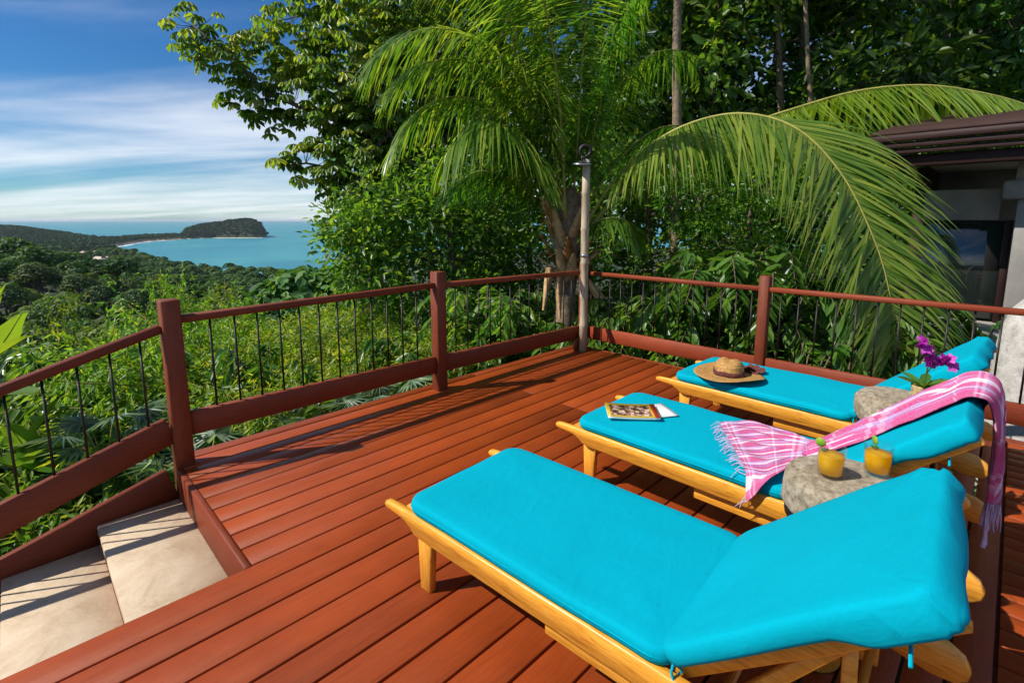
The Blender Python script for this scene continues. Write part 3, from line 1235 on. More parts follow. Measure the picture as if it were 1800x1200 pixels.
def make_lounger(label, loc, rotz, seed):
    t = thing('sun_lounger', label, 'sun lounger', loc, rotz, 'wooden sun loungers on the deck')
    for a, b_ in ((0, .034), (LW - .034, LW)):
        side_rail(a, b_).build('side_rail', M_TEAKY, t)
    for a in (.034, LW - .068):
        g = G()                                           # front leg: slightly raked, widening upwards
        prism(g, [(-.155, .0), (-.215, .0), (-.232, .31), (-.142, .31)][::-1], a, a + .034, .005)
        g.build('leg', M_TEAKZ, t)
        g = G()
        prism(g, [(-1.40, .09), (-1.47, .09), (-1.50, .30), (-1.37, .30)][::-1], a, a + .034, .005)
        g.build('leg', M_TEAKZ, t)
    for a in (-.028, LW + .004):
        g = G()
        lathe(g, [(.012, 0), (.075, 0), (.085, .004), (.085, .02), (.075, .024), (.012, .024)], 26)
        w = g.build('wheel', M_TEAKX, t, smooth=False)
        w.rotation_euler = (0, R(90), 0)
        w.location = (a, -1.44, .088)
        g = G()
        lathe(g, [(.085, .003), (.0885, .005), (.0885, .019), (.085, .021)], 26)
        g.build('tyre', M_BLACK, w, smooth=True)
    g = G()
    tube(g, [(-.03, -1.44, .088), (LW + .03, -1.44, .088)], .009, 8)
    g.build('axle', M_BLACK, t)
    for yy in (-.20, -1.14):                              # cross members
        g = G()
        chbox(g, (.034, yy - .03, .25), (LW - .034, yy + .03, .29), .004)
        g.build('cross_bar', M_TEAKX, t)
    for a in (.036, LW - .062):                           # notched ledge under the rails for the prop
        g = G()
        chbox(g, (a, -1.62, .178), (a + .026, -.80, .244), .004)
        g.build('ledge', M_TEAKY, t)
    sm = G()
    chbox(sm, (.035, -.026, 0), (LW - .035, .026, .018), .003)
    sm = sm.mesh('slat', M_TEAKX)
    for i in range(14):
        link('slat', sm, t, (0, -.10 - i * .078, .315))
    # raised back frame
    for a in (.045, LW - .079):
        g = G()
        bar(g, bp(a + .017, 0, -.022), bp(a + .017, .70, -.022), .034, .042, .004, roll_up=BN)
        g.build('back_stile', M_TEAKY, t)
    for i in range(9):
        g = G()
        s = .03 + i * .08
        bar(g, bp(.08, s, -.012), bp(LW - .08, s, -.012), .052, .016, .003, roll_up=BN)
        g.build('back_slat', M_TEAKX, t)
    top_s = .44
    for a in (.09, LW - .124):
        g = G()
        bar(g, bp(a + .017, top_s, -.05), np.array((a + .017, -1.33, .235)), .028, .034, .004, roll_up=(0, 1, .3))
        g.build('prop', M_TEAKY, t)
        g = G()
        bar(g, bp(a + .05, top_s, -.06), np.array((a + .05, -1.60, .235)), .024, .030, .004, roll_up=(0, 1, .3))
        g.build('prop', M_TEAKY, t)
    for yy, zz in ((-1.33, .25), (-1.60, .25)):
        g = G()
        tube(g, [(.05, yy, zz), (LW - .05, yy, zz)], .012, 8)
        g.build('prop_bar', M_TEAKX, t)
    # cushions
    def seat(V):
        V = V.copy()
        V[:, 0] += LW / 2 + .002
        V[:, 1] += -.105 - .565
        V[:, 2] += .336
        return V
    sc_ = cushion('seat_cushion', t, LW / 2 + .002, .565, .056, .075, .008, seat, seed=seed)
    piping(sc_, LW / 2 + .002, .565, .056, .075, seat)

    def backf(V):
        V = V.copy()
        s = V[:, 1]                                      # -b .. b : 0 at the seat, .71 at the head
        u = (s + .35) / .70
        h = V[:, 2].copy()
        # pocket at the head end sags and wrinkles round the frame
        w = sstep(.80, 1.0, u)
        x = V[:, 0]
        for i in range(len(V)):
            wr = noise.noise(Vector((x[i] * 4 + seed, u[i] * 22, h[i] * 10))) + .6 * noise.noise(Vector((x[i] * 9, u[i] * 40 + seed, 2)))
            h[i] += (wr * .012 + .5 * noise.noise(Vector((x[i] * 2.5 + seed, u[i] * 60, 7.7))) * .016) * w[i]
            if h[i] < .03:
                h[i] -= .024 * sstep(.64, .78, u[i]) * (1 + .2 * math.sin(x[i] * 19 + seed))
        L = .012 + (s + .35)
        bulge = .004 * np.sin(np.clip(u, 0, 1) * math.pi)
        h = h + np.where(V[:, 2] > .03, bulge, 0)
        # gentle sag between lower edge and seat
        P = HINGE + np.outer(x + LW / 2 + .002, (1, 0, 0)) + np.outer(L, BD) + np.outer(h + .002, BN)
        return P
    bc_ = cushion('back_cushion', t, LW / 2 + .006, .35, .056, .06, .007, backf, seed=seed + 5)
    # piping seam where the pocket is sewn on
    g = G()
    tube(g, [bp(-.008 + x_, .585, -.052 + .006 * math.sin(x_ * 17)) for x_ in np.linspace(0, LW + .02, 14)], .004, 5)
    g.build('pocket_hem', M_FAB, t, smooth=True)
    for xx in (.02, LW - .02):
        for sgn in (-1, 1):
            g = G()
            tube(g, [(xx, -1.235, .37), (xx + sgn * .012, -1.245 - .01 * sgn, .35), (xx + sgn * .015, -1.24 + .014 * sgn, .30), (xx + sgn * .022, -1.24 + .02 * sgn, .262)], .004, 4)
            g.build('tie', M_FAB, t)
    return t


make_lounger('turquoise-cushioned wooden sun lounger nearest the camera, bare of things', (1.015, 1.745, 0), R(3.2), 1.3)
make_lounger('middle turquoise-cushioned wooden sun lounger under the pink plaid towel', (2.165, 1.77, 0), R(.3), 4.1)
make_lounger('turquoise-cushioned wooden sun lounger holding the straw hat, beside the railing', (3.365, 1.79, 0), R(-1.5), 7.9)

# ================================================================== STONE SIDE TABLES
def stone_table(label, c, rx, ry, rz, seed):
    t = thing('side_table', label, 'side table', c, rz, 'stone side tables')
    top, th = .615, .14

    def wob(V):
        V = V.copy()
        for i in range(V.shape[0]):
            for j in range(V.shape[1]):
                x, y, z = V[i, j]
                f = 1 + .07 * noise.noise(Vector((x * 7 + seed, y * 7, z * 5))) + .03 * noise.noise(Vector((x * 32, y * 32 + seed, z * 32)))
                V[i, j] = (x * f * rx / .2, y * f * ry / .2, z + (.004 * noise.noise(Vector((x * 14, y * 14, seed)))))
        return V
    g = G()
    prof = [(.001, top), (.06, top), (.12, top - .001), (.16, top - .002), (.180, top - .005), (.192, top - .014), (.199, top - .03), (.201, top - .06),
            (.2, top - .09), (.198, top - .115), (.192, top - .13), (.176, top - th), (.08, top - th), (.001, top - th)]
    lathe(g, prof[::-1], 64, wob=wob)
    g.build('stone_top', M_STONE, t, smooth=True)
    g = G()
    lathe(g, [(rx * .80, top - th - .026), (rx * .92, top - th - .026), (rx * .92, top - th - .002), (rx * .80, top - th - .002), (rx * .80, top - th - .026)], 28)
    g.build('ring_frame', M_BLACK, t)
    for a in (20, 110, 200, 290):
        g = G()
        ca, sa = math.cos(R(a)), math.sin(R(a))
        bar(g, (rx * .86 * ca, rx * .86 * sa, top - th - .027), (rx * .95 * ca, rx * .95 * sa, 0), .018, .018, .002, roll_up=(ca, sa, .1))
        g.build('leg', M_BLACK, t)
    return t


stone_table('round stone side table on black legs carrying two glasses of orange juice', (1.985, .335, 0), .195, .185, R(15), 2.2)
stone_table('round stone side table beside the potted orchid and far lounger', (3.12, .33, 0), .19, .185, R(50), 6.6)

# ------------------------------------------------------------------ juice glasses
m, nd, lk, b = mat('clear glass')
tr_ = nd.new('ShaderNodeBsdfTransparent')
tr_.inputs['Color'].default_value = (.985, .99, .99, 1)
gl_ = N(nd, 'ShaderNodeBsdfGlossy', i_Roughness=.03)
lw_ = N(nd, 'ShaderNodeLayerWeight', i_Blend=.5)
pw_ = N(nd, 'ShaderNodeMath', operation='POWER')
pw_.inputs[1].default_value = 4
lk.new(lw_.outputs['Facing'], pw_.inputs[0])
fr_ = N(nd, 'ShaderNodeMath', operation='MULTIPLY_ADD')
fr_.inputs[1].default_value = .5
fr_.inputs[2].default_value = .03
lk.new(pw_.outputs[0], fr_.inputs[0])
mx_ = nd.new('ShaderNodeMixShader')
lk.new(fr_.outputs[0], mx_.inputs[0])
lk.new(tr_.outputs[0], mx_.inputs[1])
lk.new(gl_.outputs[0], mx_.inputs[2])
lk.new(mx_.outputs[0], nd['Material Output'].inputs['Surface'])
M_GLASS = m
m, nd, lk, b = mat('orange juice')
f = noise_t(nd, lk, texvec(nd, lk), 40, 3, .6)
lk.new(ramp(nd, lk, f, [(.3, (1.0, .52, .0)), (.7, (1.0, .62, .0))]), b.inputs['Base Color'])
b.inputs['Roughness'].default_value = .25
tj_ = nd.new('ShaderNodeBsdfTranslucent')
tj_.inputs['Color'].default_value = (1, .66, .0, 1)
mj_ = nd.new('ShaderNodeMixShader')
mj_.inputs[0].default_value = .55
lk.new(b.outputs[0], mj_.inputs[1])
lk.new(tj_.outputs[0], mj_.inputs[2])
lk.new(mj_.outputs[0], nd['Material Output'].inputs['Surface'])
M_JUICE = m
M_MINT = leaf_mat('mint leaf', (.08, .22, .02), (.14, .3, .03), (.22, .38, .05))
M_LIME = simple('lime rind', (.22, .36, .03), .4)


def glass(label, c, rz):
    t = thing('juice_glass', label, 'glass', c, rz, 'glasses of orange juice')
    g = G()
    lathe(g, [(.001, .0), (.036, .0), (.0385, .003), (.041, .06), (.043, .108), (.0415, .1085), (.0395, .06), (.0372, .012), (.001, .010)], 32)
    g.build('tumbler', M_GLASS, t, smooth=True)
    g = G()
    lathe(g, [(.001, .0125), (.0366, .0135), (.0388, .055), (.0396, .078), (.0394, .080), (.001, .0805)], 32)
    g.build('juice', M_JUICE, t, smooth=True)
    g = G()
    P = np.tile(np.array((.018, .012, .082)), (9, 1))
    d = np.column_stack([np.cos(np.arange(9) * .9), np.sin(np.arange(9) * .9), np.full(9, .9)])
    leaves(g, P, d, rand_dirs(9) + UP, .018, .011, T_OVAL, rng.random(9))
    g.build('mint_sprig', M_MINT, t)
    g = G()
    lathe(g, [(.001, -.002), (.016, -.002), (.017, 0), (.016, .002), (.001, .002)], 16)
    o = g.build('lime_slice', M_LIME, t)
    o.location = (.036, .012, .108)
    o.rotation_euler = (R(85), 0, R(30))
    return t


glass('tumbler of orange juice with mint, left one on the stone table', (1.945, .375, .618), R(60))
glass('tumbler of orange juice with lime, right one close behind the near backrest', (2.075, .262, .618), R(10))

# ------------------------------------------------------------------ potted orchid
M_POT = simple('woven straw pot', (.50, .36, .17), .8, 0, .2, 60, .4, .5)
M_ORCH = leaf_mat('magenta orchid petal', (.42, .01, .30), (.60, .03, .50), (.72, .16, .62), .5, .3, .3, 1.1, 0.0)
for nd_ in M_ORCH.node_tree.nodes:
    if nd_.type == 'VECT_MATH':
        nd_.inputs[1].default_value = (1.2, .8, 1.2)
orc = thing('potted_orchid', 'magenta orchid in a straw pot on the far stone table', 'plant', (3.10, .245, .617))
g = G()
lathe(g, [(.001, .0), (.036, .0), (.044, .03), (.048, .075), (.050, .082), (.046, .082), (.043, .07), (.001, .068)], 24)
g.build('pot', M_POT, orc, smooth=True)
for i in range(6):
    g = G()
    a = i * 1.05
    leaves(g, [(0, 0, .072)], [(math.cos(a), math.sin(a), .55)], [(0, 0, 1)], .13, .055, T_OVAL, .6)
    g.build('leaf', L_GLOSS, orc)
stem_a = spline([(0, 0, .07), (.004, -.006, .16), (.01, -.004, .23), (-.006, .012, .275), (-.02, .035, .305)], 12)
stem_b = spline([(.002, -.004, .14), (.03, -.03, .19), (.07, -.065, .205), (.10, -.10, .185)], 10)
g = G()
tube(g, stem_a, np.linspace(.004, .0022, 12), 6)
tube(g, stem_b, np.linspace(.0035, .002, 10), 6)
g.build('stem', L_GLOSS, orc)
for P_, a0, a1, n_ in ((stem_a, 4, 12, 15), (stem_b, 3, 10, 13)):
    for i in range(n_):
        p = P_[a0 + (i * (a1 - a0)) // n_] + rng.normal(size=3) * .011
        fc = nrm(-FW * .8 + RT * rng.normal() * .6 + UP * rng.normal() * .4)
        e1 = nrm(np.cross(fc, UP))
        e2 = np.cross(e1, fc)
        ph = np.arange(5) / 5 * 6.28 + rng.random()
        d = e1 * np.cos(ph)[:, None] + e2 * np.sin(ph)[:, None] + fc * .2
        g = G()
        leaves(g, np.tile(p, (5, 1)), d, np.tile(fc, (5, 1)), .030, .028, T_OVAL, rng.random(5))
        leaves(g, np.tile(p + fc * .004, (2, 1)), d[:2] * .5 + fc, np.tile(UP, (2, 1)), .012, .010, T_OVAL, 1.0)
        g.build('blossom', M_ORCH, orc)

# ------------------------------------------------------------------ straw hat
def straw_mat():
    m, nd, lk, b = mat('woven straw')
    t = nd.new('ShaderNodeTexCoord')
    w = N(nd, 'ShaderNodeTexWave', wave_type='RINGS', rings_direction='Z', i_Scale=42, i_Distortion=1.5)
    lk.new(t.outputs['Object'], w.inputs['Vector'])
    a = noise_t(nd, lk, t.outputs['Object'], 55, 4, .6)
    c = ramp(nd, lk, a, [(.3, (.30, .15, .035)), (.55, (.50, .27, .075)), (.75, (.62, .37, .13))])
    c = mixc(nd, lk, ramp(nd, lk, w.outputs['Fac'], [(.0, (.5,) * 3), (.5, (0,) * 3)]), c, (.24, .11, .025))
    lk.new(c, b.inputs['Base Color'])
    b.inputs['Roughness'].default_value = .75
    bump(nd, lk, b, w.outputs['Fac'], .5, .003)
    return m


M_STRAW = straw_mat()
M_BAND = simple('dark brown hat scarf', (.12, .040, .035), .8, 0, .2, 40, .5, .4)
hat = thing('straw_hat', 'wide-brimmed straw sun hat with dark brown scarf band', 'hat', (3.53, 1.345, .412), R(20))


def brim_wob(V):
    V = V.copy()
    r = np.hypot(V[..., 0], V[..., 1])
    a = np.arctan2(V[..., 1], V[..., 0])
    e = np.clip((r - .1) / .14, 0, 1)
    V[..., 2] += e ** 2 * (.014 * np.sin(2 * a + .7) + .008 * np.sin(3 * a + 2)) + e * .010
    return V


g = G()
lathe(g, [(.098, .006), (.11, .004), (.14, .003), (.17, .004), (.20, .006), (.225, .006), (.238, .004), (.236, .0015), (.2, .002), (.14, -.0005), (.098, .001)], 60, wob=brim_wob)
g.build('brim', M_STRAW, hat, smooth=True)


def crown_wob(V):
    V = V.copy()
    a = np.arctan2(V[..., 1], V[..., 0])
    top = np.clip((V[..., 2] - .07) / .05, 0, 1)
    V[..., 0] *= 1.04
    V[..., 2] -= top * .016 * np.exp(-((V[..., 1]) / .03) ** 2)
    V[..., 2] += top * .004 * np.sin(2 * a)
    return V


g = G()
lathe(g, [(.1, .004), (.099, .03), (.095, .06), (.088, .085), (.074, .104), (.054, .115), (.03, .12), (.001, .121)], 40, wob=crown_wob)
g.build('crown', M_STRAW, hat, smooth=True)
g = G()
lathe(g, [(.1005, .008), (.105, .010), (.106, .024), (.104, .038), (.0985, .04)], 40, wob=lambda V: V * np.array((1.04, 1, 1)) + np.stack([0 * V[..., 0], 0 * V[..., 0], .004 * np.sin(5 * np.arctan2(V[..., 1], V[..., 0]))], -1))
g.build('band', M_BAND, hat, smooth=True)
g = G()
base = np.array((.085, -.075, .026))
for a, L_, w_ in ((-60, .17, .07), (-28, .20, .075), (-45, .19, .09), (0, .13, .06), (-75, .12, .06)):
    d = np.array((math.cos(R(a)), math.sin(R(a)), 0))
    s_ = np.array((-d[1], d[0], 0))
    n_ = 7
    P = [base + d * (L_ * i / (n_ - 1)) + UP * (.012 * math.sin(i * 1.1) - .010 * i / n_) for i in range(n_)]
    V, F = [], []
    for i, p in enumerate(P):
        ww = w_ * (.35 + .65 * math.sin(min(i / 4, 1) * 1.57))
        for j in range(5):
            V.append(p + s_ * ww * (j / 4 - .5) + UP * .006 * math.sin(j * 2.2 + i))
    for i in range(n_ - 1):
        for j in range(4):
            F.append([i * 5 + j, i * 5 + j + 1, i * 5 + 6 + j, i * 5 + 5 + j])
    V = np.array(V)
    g.add(np.concatenate([V, V - UP * .004]), F + [[q + len(V) for q in f[::-1]] for f in F])
g.build('scarf_end', M_BAND, hat, smooth=True)

# ------------------------------------------------------------------ magazines
def cover_mat():
    m, nd, lk, b = mat('printed magazine cover')
    t = nd.new('ShaderNodeTexCoord')
    sp = nd.new('ShaderNodeSeparateXYZ')
    lk.new(t.outputs['UV'], sp.inputs[0])

    def within(o, lo, hi):
        a = N(nd, 'ShaderNodeMath', operation='GREATER_THAN')
        a.inputs[1].default_value = lo
        lk.new(o, a.inputs[0])
        c = N(nd, 'ShaderNodeMath', operation='LESS_THAN')
        c.inputs[1].default_value = hi
        lk.new(o, c.inputs[0])
        d = N(nd, 'ShaderNodeMath', operation='MULTIPLY')
        lk.new(a.outputs[0], d.inputs[0])
        lk.new(c.outputs[0], d.inputs[1])
        return d.outputs[0]
    pic = N(nd, 'ShaderNodeMath', operation='MULTIPLY')
    lk.new(within(sp.outputs['X'], .07, .86), pic.inputs[0])
    lk.new(within(sp.outputs['Y'], .10, .86), pic.inputs[1])
    f = noise_t(nd, lk, texvec(nd, lk, 'UV', (5, 3, 1)), 1.4, 4, .6)
    img = ramp(nd, lk, f, [(.32, (.02, .018, .015)), (.45, (.10, .055, .03)), (.54, (.45, .22, .14)), (.6, (.75, .66, .55)), (.68, (.12, .09, .04))])
    c = mixc(nd, lk, pic.outputs[0], (.55, .38, .03), img)
    red = within(sp.outputs['X'], .90, .985)
    c = mixc(nd, lk, red, c, (.45, .03, .02))
    lk.new(c, b.inputs['Base Color'])
    b.inputs['Roughness'].default_value = .25
    return m


M_COVER = cover_mat()
M_PAPER = simple('white paper', (.78, .77, .73), .6)
mag = thing('magazine', 'glossy magazine with yellow-edged cover lying on the middle lounger', 'magazine', (2.425, 1.455, .408), math.atan2(-.217, .182))


def sheets(n, sx, sy, z0, t, mats, name, parent, cov=False, curl=.0):
    g = G()
    nx = 10
    V, F, U = [], [], []
    for zt in (z0 + t, z0):
        for i in range(nx + 1):
            for j in (0, 1):
                u = i / nx
                V.append(((u - .5) * sx, (j - .5) * sy, zt + curl * abs(u - .5) ** 2 * 4))
                U.append((u, j))
    o = 2 * (nx + 1)
    for i in range(nx):
        F.append([2 * i, 2 * i + 2, 2 * i + 3, 2 * i + 1])
        F.append([o + 2 * i, o + 2 * i + 1, o + 2 * i + 3, o + 2 * i + 2])
        F.append([o + 2 * i, o + 2 * i + 2, 2 * i + 2, 2 * i])
        F.append([2 * i + 1, 2 * i + 3, o + 2 * i + 3, o + 2 * i + 1])
    F.append([0, 1, o + 1, o])
    F.append([2 * nx, o + 2 * nx, o + 2 * nx + 1, 2 * nx + 1])
    g.add(V, F, 0, None, U)
    return g.build(name, mats, parent)


sheets(1, .285, .205, .0, .012, M_PAPER, 'pages', mag, curl=.004)
sheets(1, .287, .207, .0128, .0012, M_COVER, 'cover', mag, curl=.004)
brc = thing('brochure', 'white paper brochure sticking out from under the magazine', 'brochure', (2.525, 1.395, .4065), math.atan2(-.13, .2))
sheets(1, .26, .19, -.0022, .0018, M_PAPER, 'sheet', brc, curl=.002)

# ------------------------------------------------------------------ pink plaid towel
def plaid_mat():
    m, nd, lk, b = mat('pink plaid cotton')
    t = nd.new('ShaderNodeTexCoord')
    sp = nd.new('ShaderNodeSeparateXYZ')
    lk.new(t.outputs['UV'], sp.inputs[0])

    def stripes(o, scale, stops):
        a = N(nd, 'ShaderNodeMath', operation='MULTIPLY')
        a.inputs[1].default_value = scale
        lk.new(o, a.inputs[0])
        fr = N(nd, 'ShaderNodeMath', operation='FRACT')
        lk.new(a.outputs[0], fr.inputs[0])
        return ramp(nd, lk, fr.outputs[0], stops, 'CONSTANT')
    P1, P2, P3, LV, WH, BL = (.46, .03, .16), (.48, .085, .23), (.50, .012, .18), (.38, .28, .55), (.74, .66, .74), (.14, .14, .42)
    warp = stripes(sp.outputs['Y'], 4.0, [(0, P1), (.14, P2), (.20, WH), (.27, P2), (.33, LV), (.41, P1), (.50, WH), (.57, P3), (.66, P2), (.72, BL), (.76, P2), (.82, WH), (.88, LV), (.95, P1)])
    weft = stripes(sp.outputs['X'], 2.6, [(0, P2), (.10, WH), (.14, P1), (.19, WH), (.25, LV), (.3, P1), (.45, BL), (.47, P2), (.66, P1), (.80, WH), (.83, P2), (.9, P1)])
    c = mixc(nd, lk, .26, warp, weft)
    f = noise_t(nd, lk, texvec(nd, lk, 'UV', (60, 60, 1)), 4, 3, .6)
    c = mixc(nd, lk, ramp(nd, lk, f, [(.35, (.25,) * 3), (.6, (0,) * 3)]), c, (.75, .62, .70))
    lk.new(c, b.inputs['Base Color'])
    b.inputs['Roughness'].default_value = .9
    b.inputs['Specular IOR Level'].default_value = .15
    return m


M_PLAID = plaid_mat()
M_FRINGE = simple('towel fringe yarn', (.52, .42, .60), .9, 0, .1, 30, .4)
# rows: near edge, far edge, ripple amplitude, number of ripples
def tb(x, s_, h=.070):
    """point just above the middle lounger's back cushion"""
    p = HINGE + BD * s_ + BN * h
    return (x, 1.77 + p[1], p[2])


trows = [((2.135, .70, .300), (2.60, 1.02, .424), .004, 3), ((2.138, .67, .345), (2.66, .98, .425), .006, 3.5), ((2.145, .645, .395), (2.72, .92, .426), .008, 4),
         ((2.19, .62, .425), (2.73, .83, .428), .010, 4.5), ((2.26, .60, .430), (2.72, .74, .430), .012, 5), ((2.33, .575, .436), (2.69, .64, .434), .013, 5.5),
         (tb(2.38, .055, .078), tb(2.68, .04, .078), .014, 6), (tb(2.37, .14), tb(2.69, .14), .014, 6), (tb(2.38, .26), tb(2.715, .26), .014, 6),
         (tb(2.38, .40), tb(2.745, .40), .014, 5.5), (tb(2.39, .54), tb(2.785, .54), .014, 5.5), (tb(2.40, .65), tb(2.80, .65), .013, 5),
         (tb(2.41, .705, .072), tb(2.81, .705, .072), .012, 5), (tb(2.42, .735, .055), tb(2.815, .735, .055), .012, 5), (tb(2.45, .740, .02), tb(2.815, .740, .02), .013, 5),
         ((2.49, -.012, .735), (2.80, -.012, .735), .013, 4.5), ((2.53, -.018, .63), (2.78, -.018, .61), .014, 4), ((2.56, -.018, .51), (2.75, -.018, .48), .014, 3.5),
         ((2.59, -.016, .41), (2.72, -.016, .37), .014, 3)]
tw = thing('beach_towel', 'pink plaid fringed towel draped down the middle lounger backrest', 'towel', (2.45, .5, .40))
NU, NVv = 90, 44
A_ = spline([r[0] for r in trows], NU)
B_ = spline([r[1] for r in trows], NU)
ew_ = np.array([[noise.noise(Vector((i_ * .16, q_ * 7.3, 1.1))) for q_ in range(6)] for i_ in range(NU)]) * .016
ewt_ = sstep(3, 14, np.arange(NU))[:, None]
A_ = A_ + ew_[:, :3] * np.array((1, .3, .3)) * ewt_
B_ = B_ + ew_[:, 3:] * np.array((1, .3, .3)) * ewt_
amp = np.interp(np.linspace(0, len(trows) - 1, NU), range(len(trows)), [r[2] for r in trows])
nrp = np.interp(np.linspace(0, len(trows) - 1, NU), range(len(trows)), [r[3] for r in trows])
ctr = (A_ + B_) / 2
T_ = nrm(np.gradient(ctr, axis=0))
Wv = nrm(B_ - A_)
Nn = nrm(np.cross(Wv, T_))
Nn *= np.sign(Nn[:, 2] - .9 * Nn[:, 1])[:, None]
V, UVs = [], []
for i in range(NU):
    u = i / (NU - 1)
    for j in range(NVv):
        v = j / (NVv - 1)
        p = A_[i] * (1 - v) + B_[i] * v
        if u < .34 and p[0] > 2.16:
            p[2] = max(p[2], .419 - .03 * max(0, (2.185 - p[0]) / .025))
        rp = .5 + .5 * math.sin(2 * math.pi * nrp[i] * v + .8 * math.sin(u * 9) + 1.5 * math.sin(u * 3.1))
        rp = rp * .75 + .25 * (.5 + .5 * math.sin(2 * math.pi * nrp[i] * 1.9 * v + u * 7))
        h = amp[i] * 3.4 * rp ** 1.6 * (.3 + .7 * math.sin(math.pi * v) ** .5) * (1 if u > .3 else .6) + .004 * noise.noise(Vector((p[0] * 14, p[1] * 14, p[2] * 14)))
        V.append(p + Nn[i] * (h + .003))
        UVs.append((u * 1.7, v))
V = np.array(V)
i = np.arange(NU - 1)[:, None] * NVv
j = np.arange(NVv - 1)[None]
Fq = np.stack([i + j, i + j + 1, i + NVv + j + 1, i + NVv + j], -1).reshape(-1, 4)
loc = np.array((2.45, .5, .40))
nv = len(V)
Nrep = np.repeat(Nn, NVv, 0)
cloth = G()
cloth.add(np.concatenate([V, V - Nrep * .002]) - loc, np.concatenate([Fq, Fq[:, ::-1] + nv]), 0, None, UVs + UVs)
cloth.build('cloth', M_PLAID, tw, smooth=True)
g = G()
Vg = V.reshape(NU, NVv, 3)
for j in range(0, NVv):
    p = Vg[0, j]
    d = nrm(Vg[0, j] - Vg[3, j])
    q = p + d * .05 + RT * rng.normal() * .010 + FW * rng.normal() * .010
    z1 = .412 if q[0] > 2.165 else p[2] - .05
    tube(g, np.array([p, (p + q) / 2 + UP * .006, np.array((q[0], q[1], z1))]) - loc, [.0022, .0018, .0014], 4, cap=False)
for j in range(0, NVv, 1):
    p = Vg[-1, j]
    q = p + np.array((rng.normal() * .012, rng.normal() * .008, -.07 - .05 * rng.random()))
    tube(g, np.array([p, (p + q) / 2 + RT * rng.normal() * .004, q]) - loc, [.0025, .002, .0016], 4, cap=False)
for j in (6, 20, 34):
    p = Vg[-1, j]
    tube(g, np.array([p, p + np.array((.0, 0, -.10)), p + np.array((.006, 0, -.14)), p + np.array((.004, 0, -.19))]) - loc, [.006, .008, .004, .009], 6, cap=False)
tag(g.build('fringe', M_FRINGE, tw), kind='stuff')

# ================================================================== HOUSE
M_FASC = paint_mat('dark eave timber', (.034, .014, .012), (14, 1.2, 14), .3, .55)
M_PLAST = simple('grey plaster', (.27, .255, .235), .9, 0, .2, 3, .2, .2)
M_SOFF = simple('pale ceiling plaster', (.58, .55, .45), .9, 0, .2, 2, .15)
M_TILE = simple('roof sheeting', (.04, .018, .015), .7, 0, .3, 5, .3)
m, nd, lk, b = mat('window glass')
b.inputs['Base Color'].default_value = (.015, .022, .02, 1)
b.inputs['Roughness'].default_value = .06
b.inputs['Specular IOR Level'].default_value = .9
M_PANE = m
house = thing('house', 'low house with dark timber eave and glass wall behind the railing', 'house', (8.2, -.6, -1.2))


def hp(name, lo, hi, m_, c=.006):
    g = G()
    chbox(g, lo, hi, c)
    return local(g.build(name, m_, house), house)


EX = 7.0
# eave: three stepped boards, each a little behind the one above
hp('eave_board', (EX, -3.4, 2.355), (EX + .05, 1.30, 2.425), M_FASC)
hp('eave_board', (EX + .03, -3.4, 2.285), (EX + .07, 1.28, 2.347), M_FASC)
hp('eave_board', (EX + .06, -3.4, 2.222), (EX + .10, 1.22, 2.277), M_FASC)
hp('eave_beam', (EX + .15, -3.4, 2.09), (EX + .30, 1.12, 2.215), M_FASC)
g = G()
V = np.array([(EX + .02, -3.4, 2.43), (EX + .02, 1.28, 2.43), (9.9, 1.28, 3.0), (9.9, -3.4, 3.0), (EX + .02, -3.4, 2.46), (EX + .02, 1.28, 2.46), (9.9, 1.28, 3.03), (9.9, -3.4, 3.03)])
g.add(V, [[0, 1, 2, 3], [4, 7, 6, 5], [0, 4, 5, 1], [1, 5, 6, 2], [2, 6, 7, 3], [3, 7, 4, 0]])
local(g.build('roof', M_TILE, house), house)
hp('side_eave_board', (EX + .101, 1.20, 2.2), (9.9, 1.24, 2.425), M_FASC)
hp('soffit', (EX + .31, -3.3, 2.172), (9.8, 1.10, 2.20), M_SOFF)
hp('wall', (9.5, -3.3, -1.2), (9.7, .95, 2.165), M_PLAST)
hp('wall', (8.35, .85, -1.2), (9.49, .98, 2.165), M_FASC)  # sunlit side wall; its dark colour stands in for interior shade
hp('floor_slab', (7.6, -3.3, -1.2), (9.49, .84, .30), M_PLAST)
hp('column', (7.72, -.35, .302), (8.05, .02, 1.72), M_PLAST)
hp('column_capital', (7.62, -.40, 1.722), (8.15, .15, 1.92), M_PLAST, .02)
hp('column_head', (7.72, -.35, 1.922), (8.05, .06, 2.168), M_PLAST)
hp('lintel', (8.1, .16, 1.50), (8.25, .845, 1.86), M_PLAST)
g = G()
chbox(g, (8.15, .1, .34), (8.17, .84, 1.495), .002)
local(g.build('window_pane', M_PANE, house), house)
hp('window_frame', (8.12, .03, .303), (8.2, .095, 1.50), M_FASC)

pil = thing('stone_pillar', 'pale round-topped stone pillar just beyond the right railing', 'pillar', (5.95, -.27, -1.3))


def pw(V):
    V = V.copy()
    for i in range(V.shape[0]):
        for j in range(V.shape[1]):
            x, y, z = V[i, j]
            f = 1 + .05 * noise.noise(Vector((x * 3, y * 3, z * 2))) + .012 * noise.noise(Vector((x * 14, y * 14, z * 14)))
            V[i, j] = (x * f, y * f * 1.05, z)
    return V


g = G()
lathe(g, [(.30, 0), (.31, .4), (.305, 1.0), (.295, 1.6), (.27, 1.88), (.22, 2.06), (.14, 2.17), (.06, 2.205), (.001, 2.21)], 36, wob=pw)
g.build('shaft', M_PILLAR, pil, smooth=True)

# ================================================================== VEGETATION
def gz(p):
    """ground height under a world point"""
    return float(ground_z(np.dot(p, RT), np.dot(p, FW)))


def onground(p):
    return np.array((p[0], p[1], gz(p)))


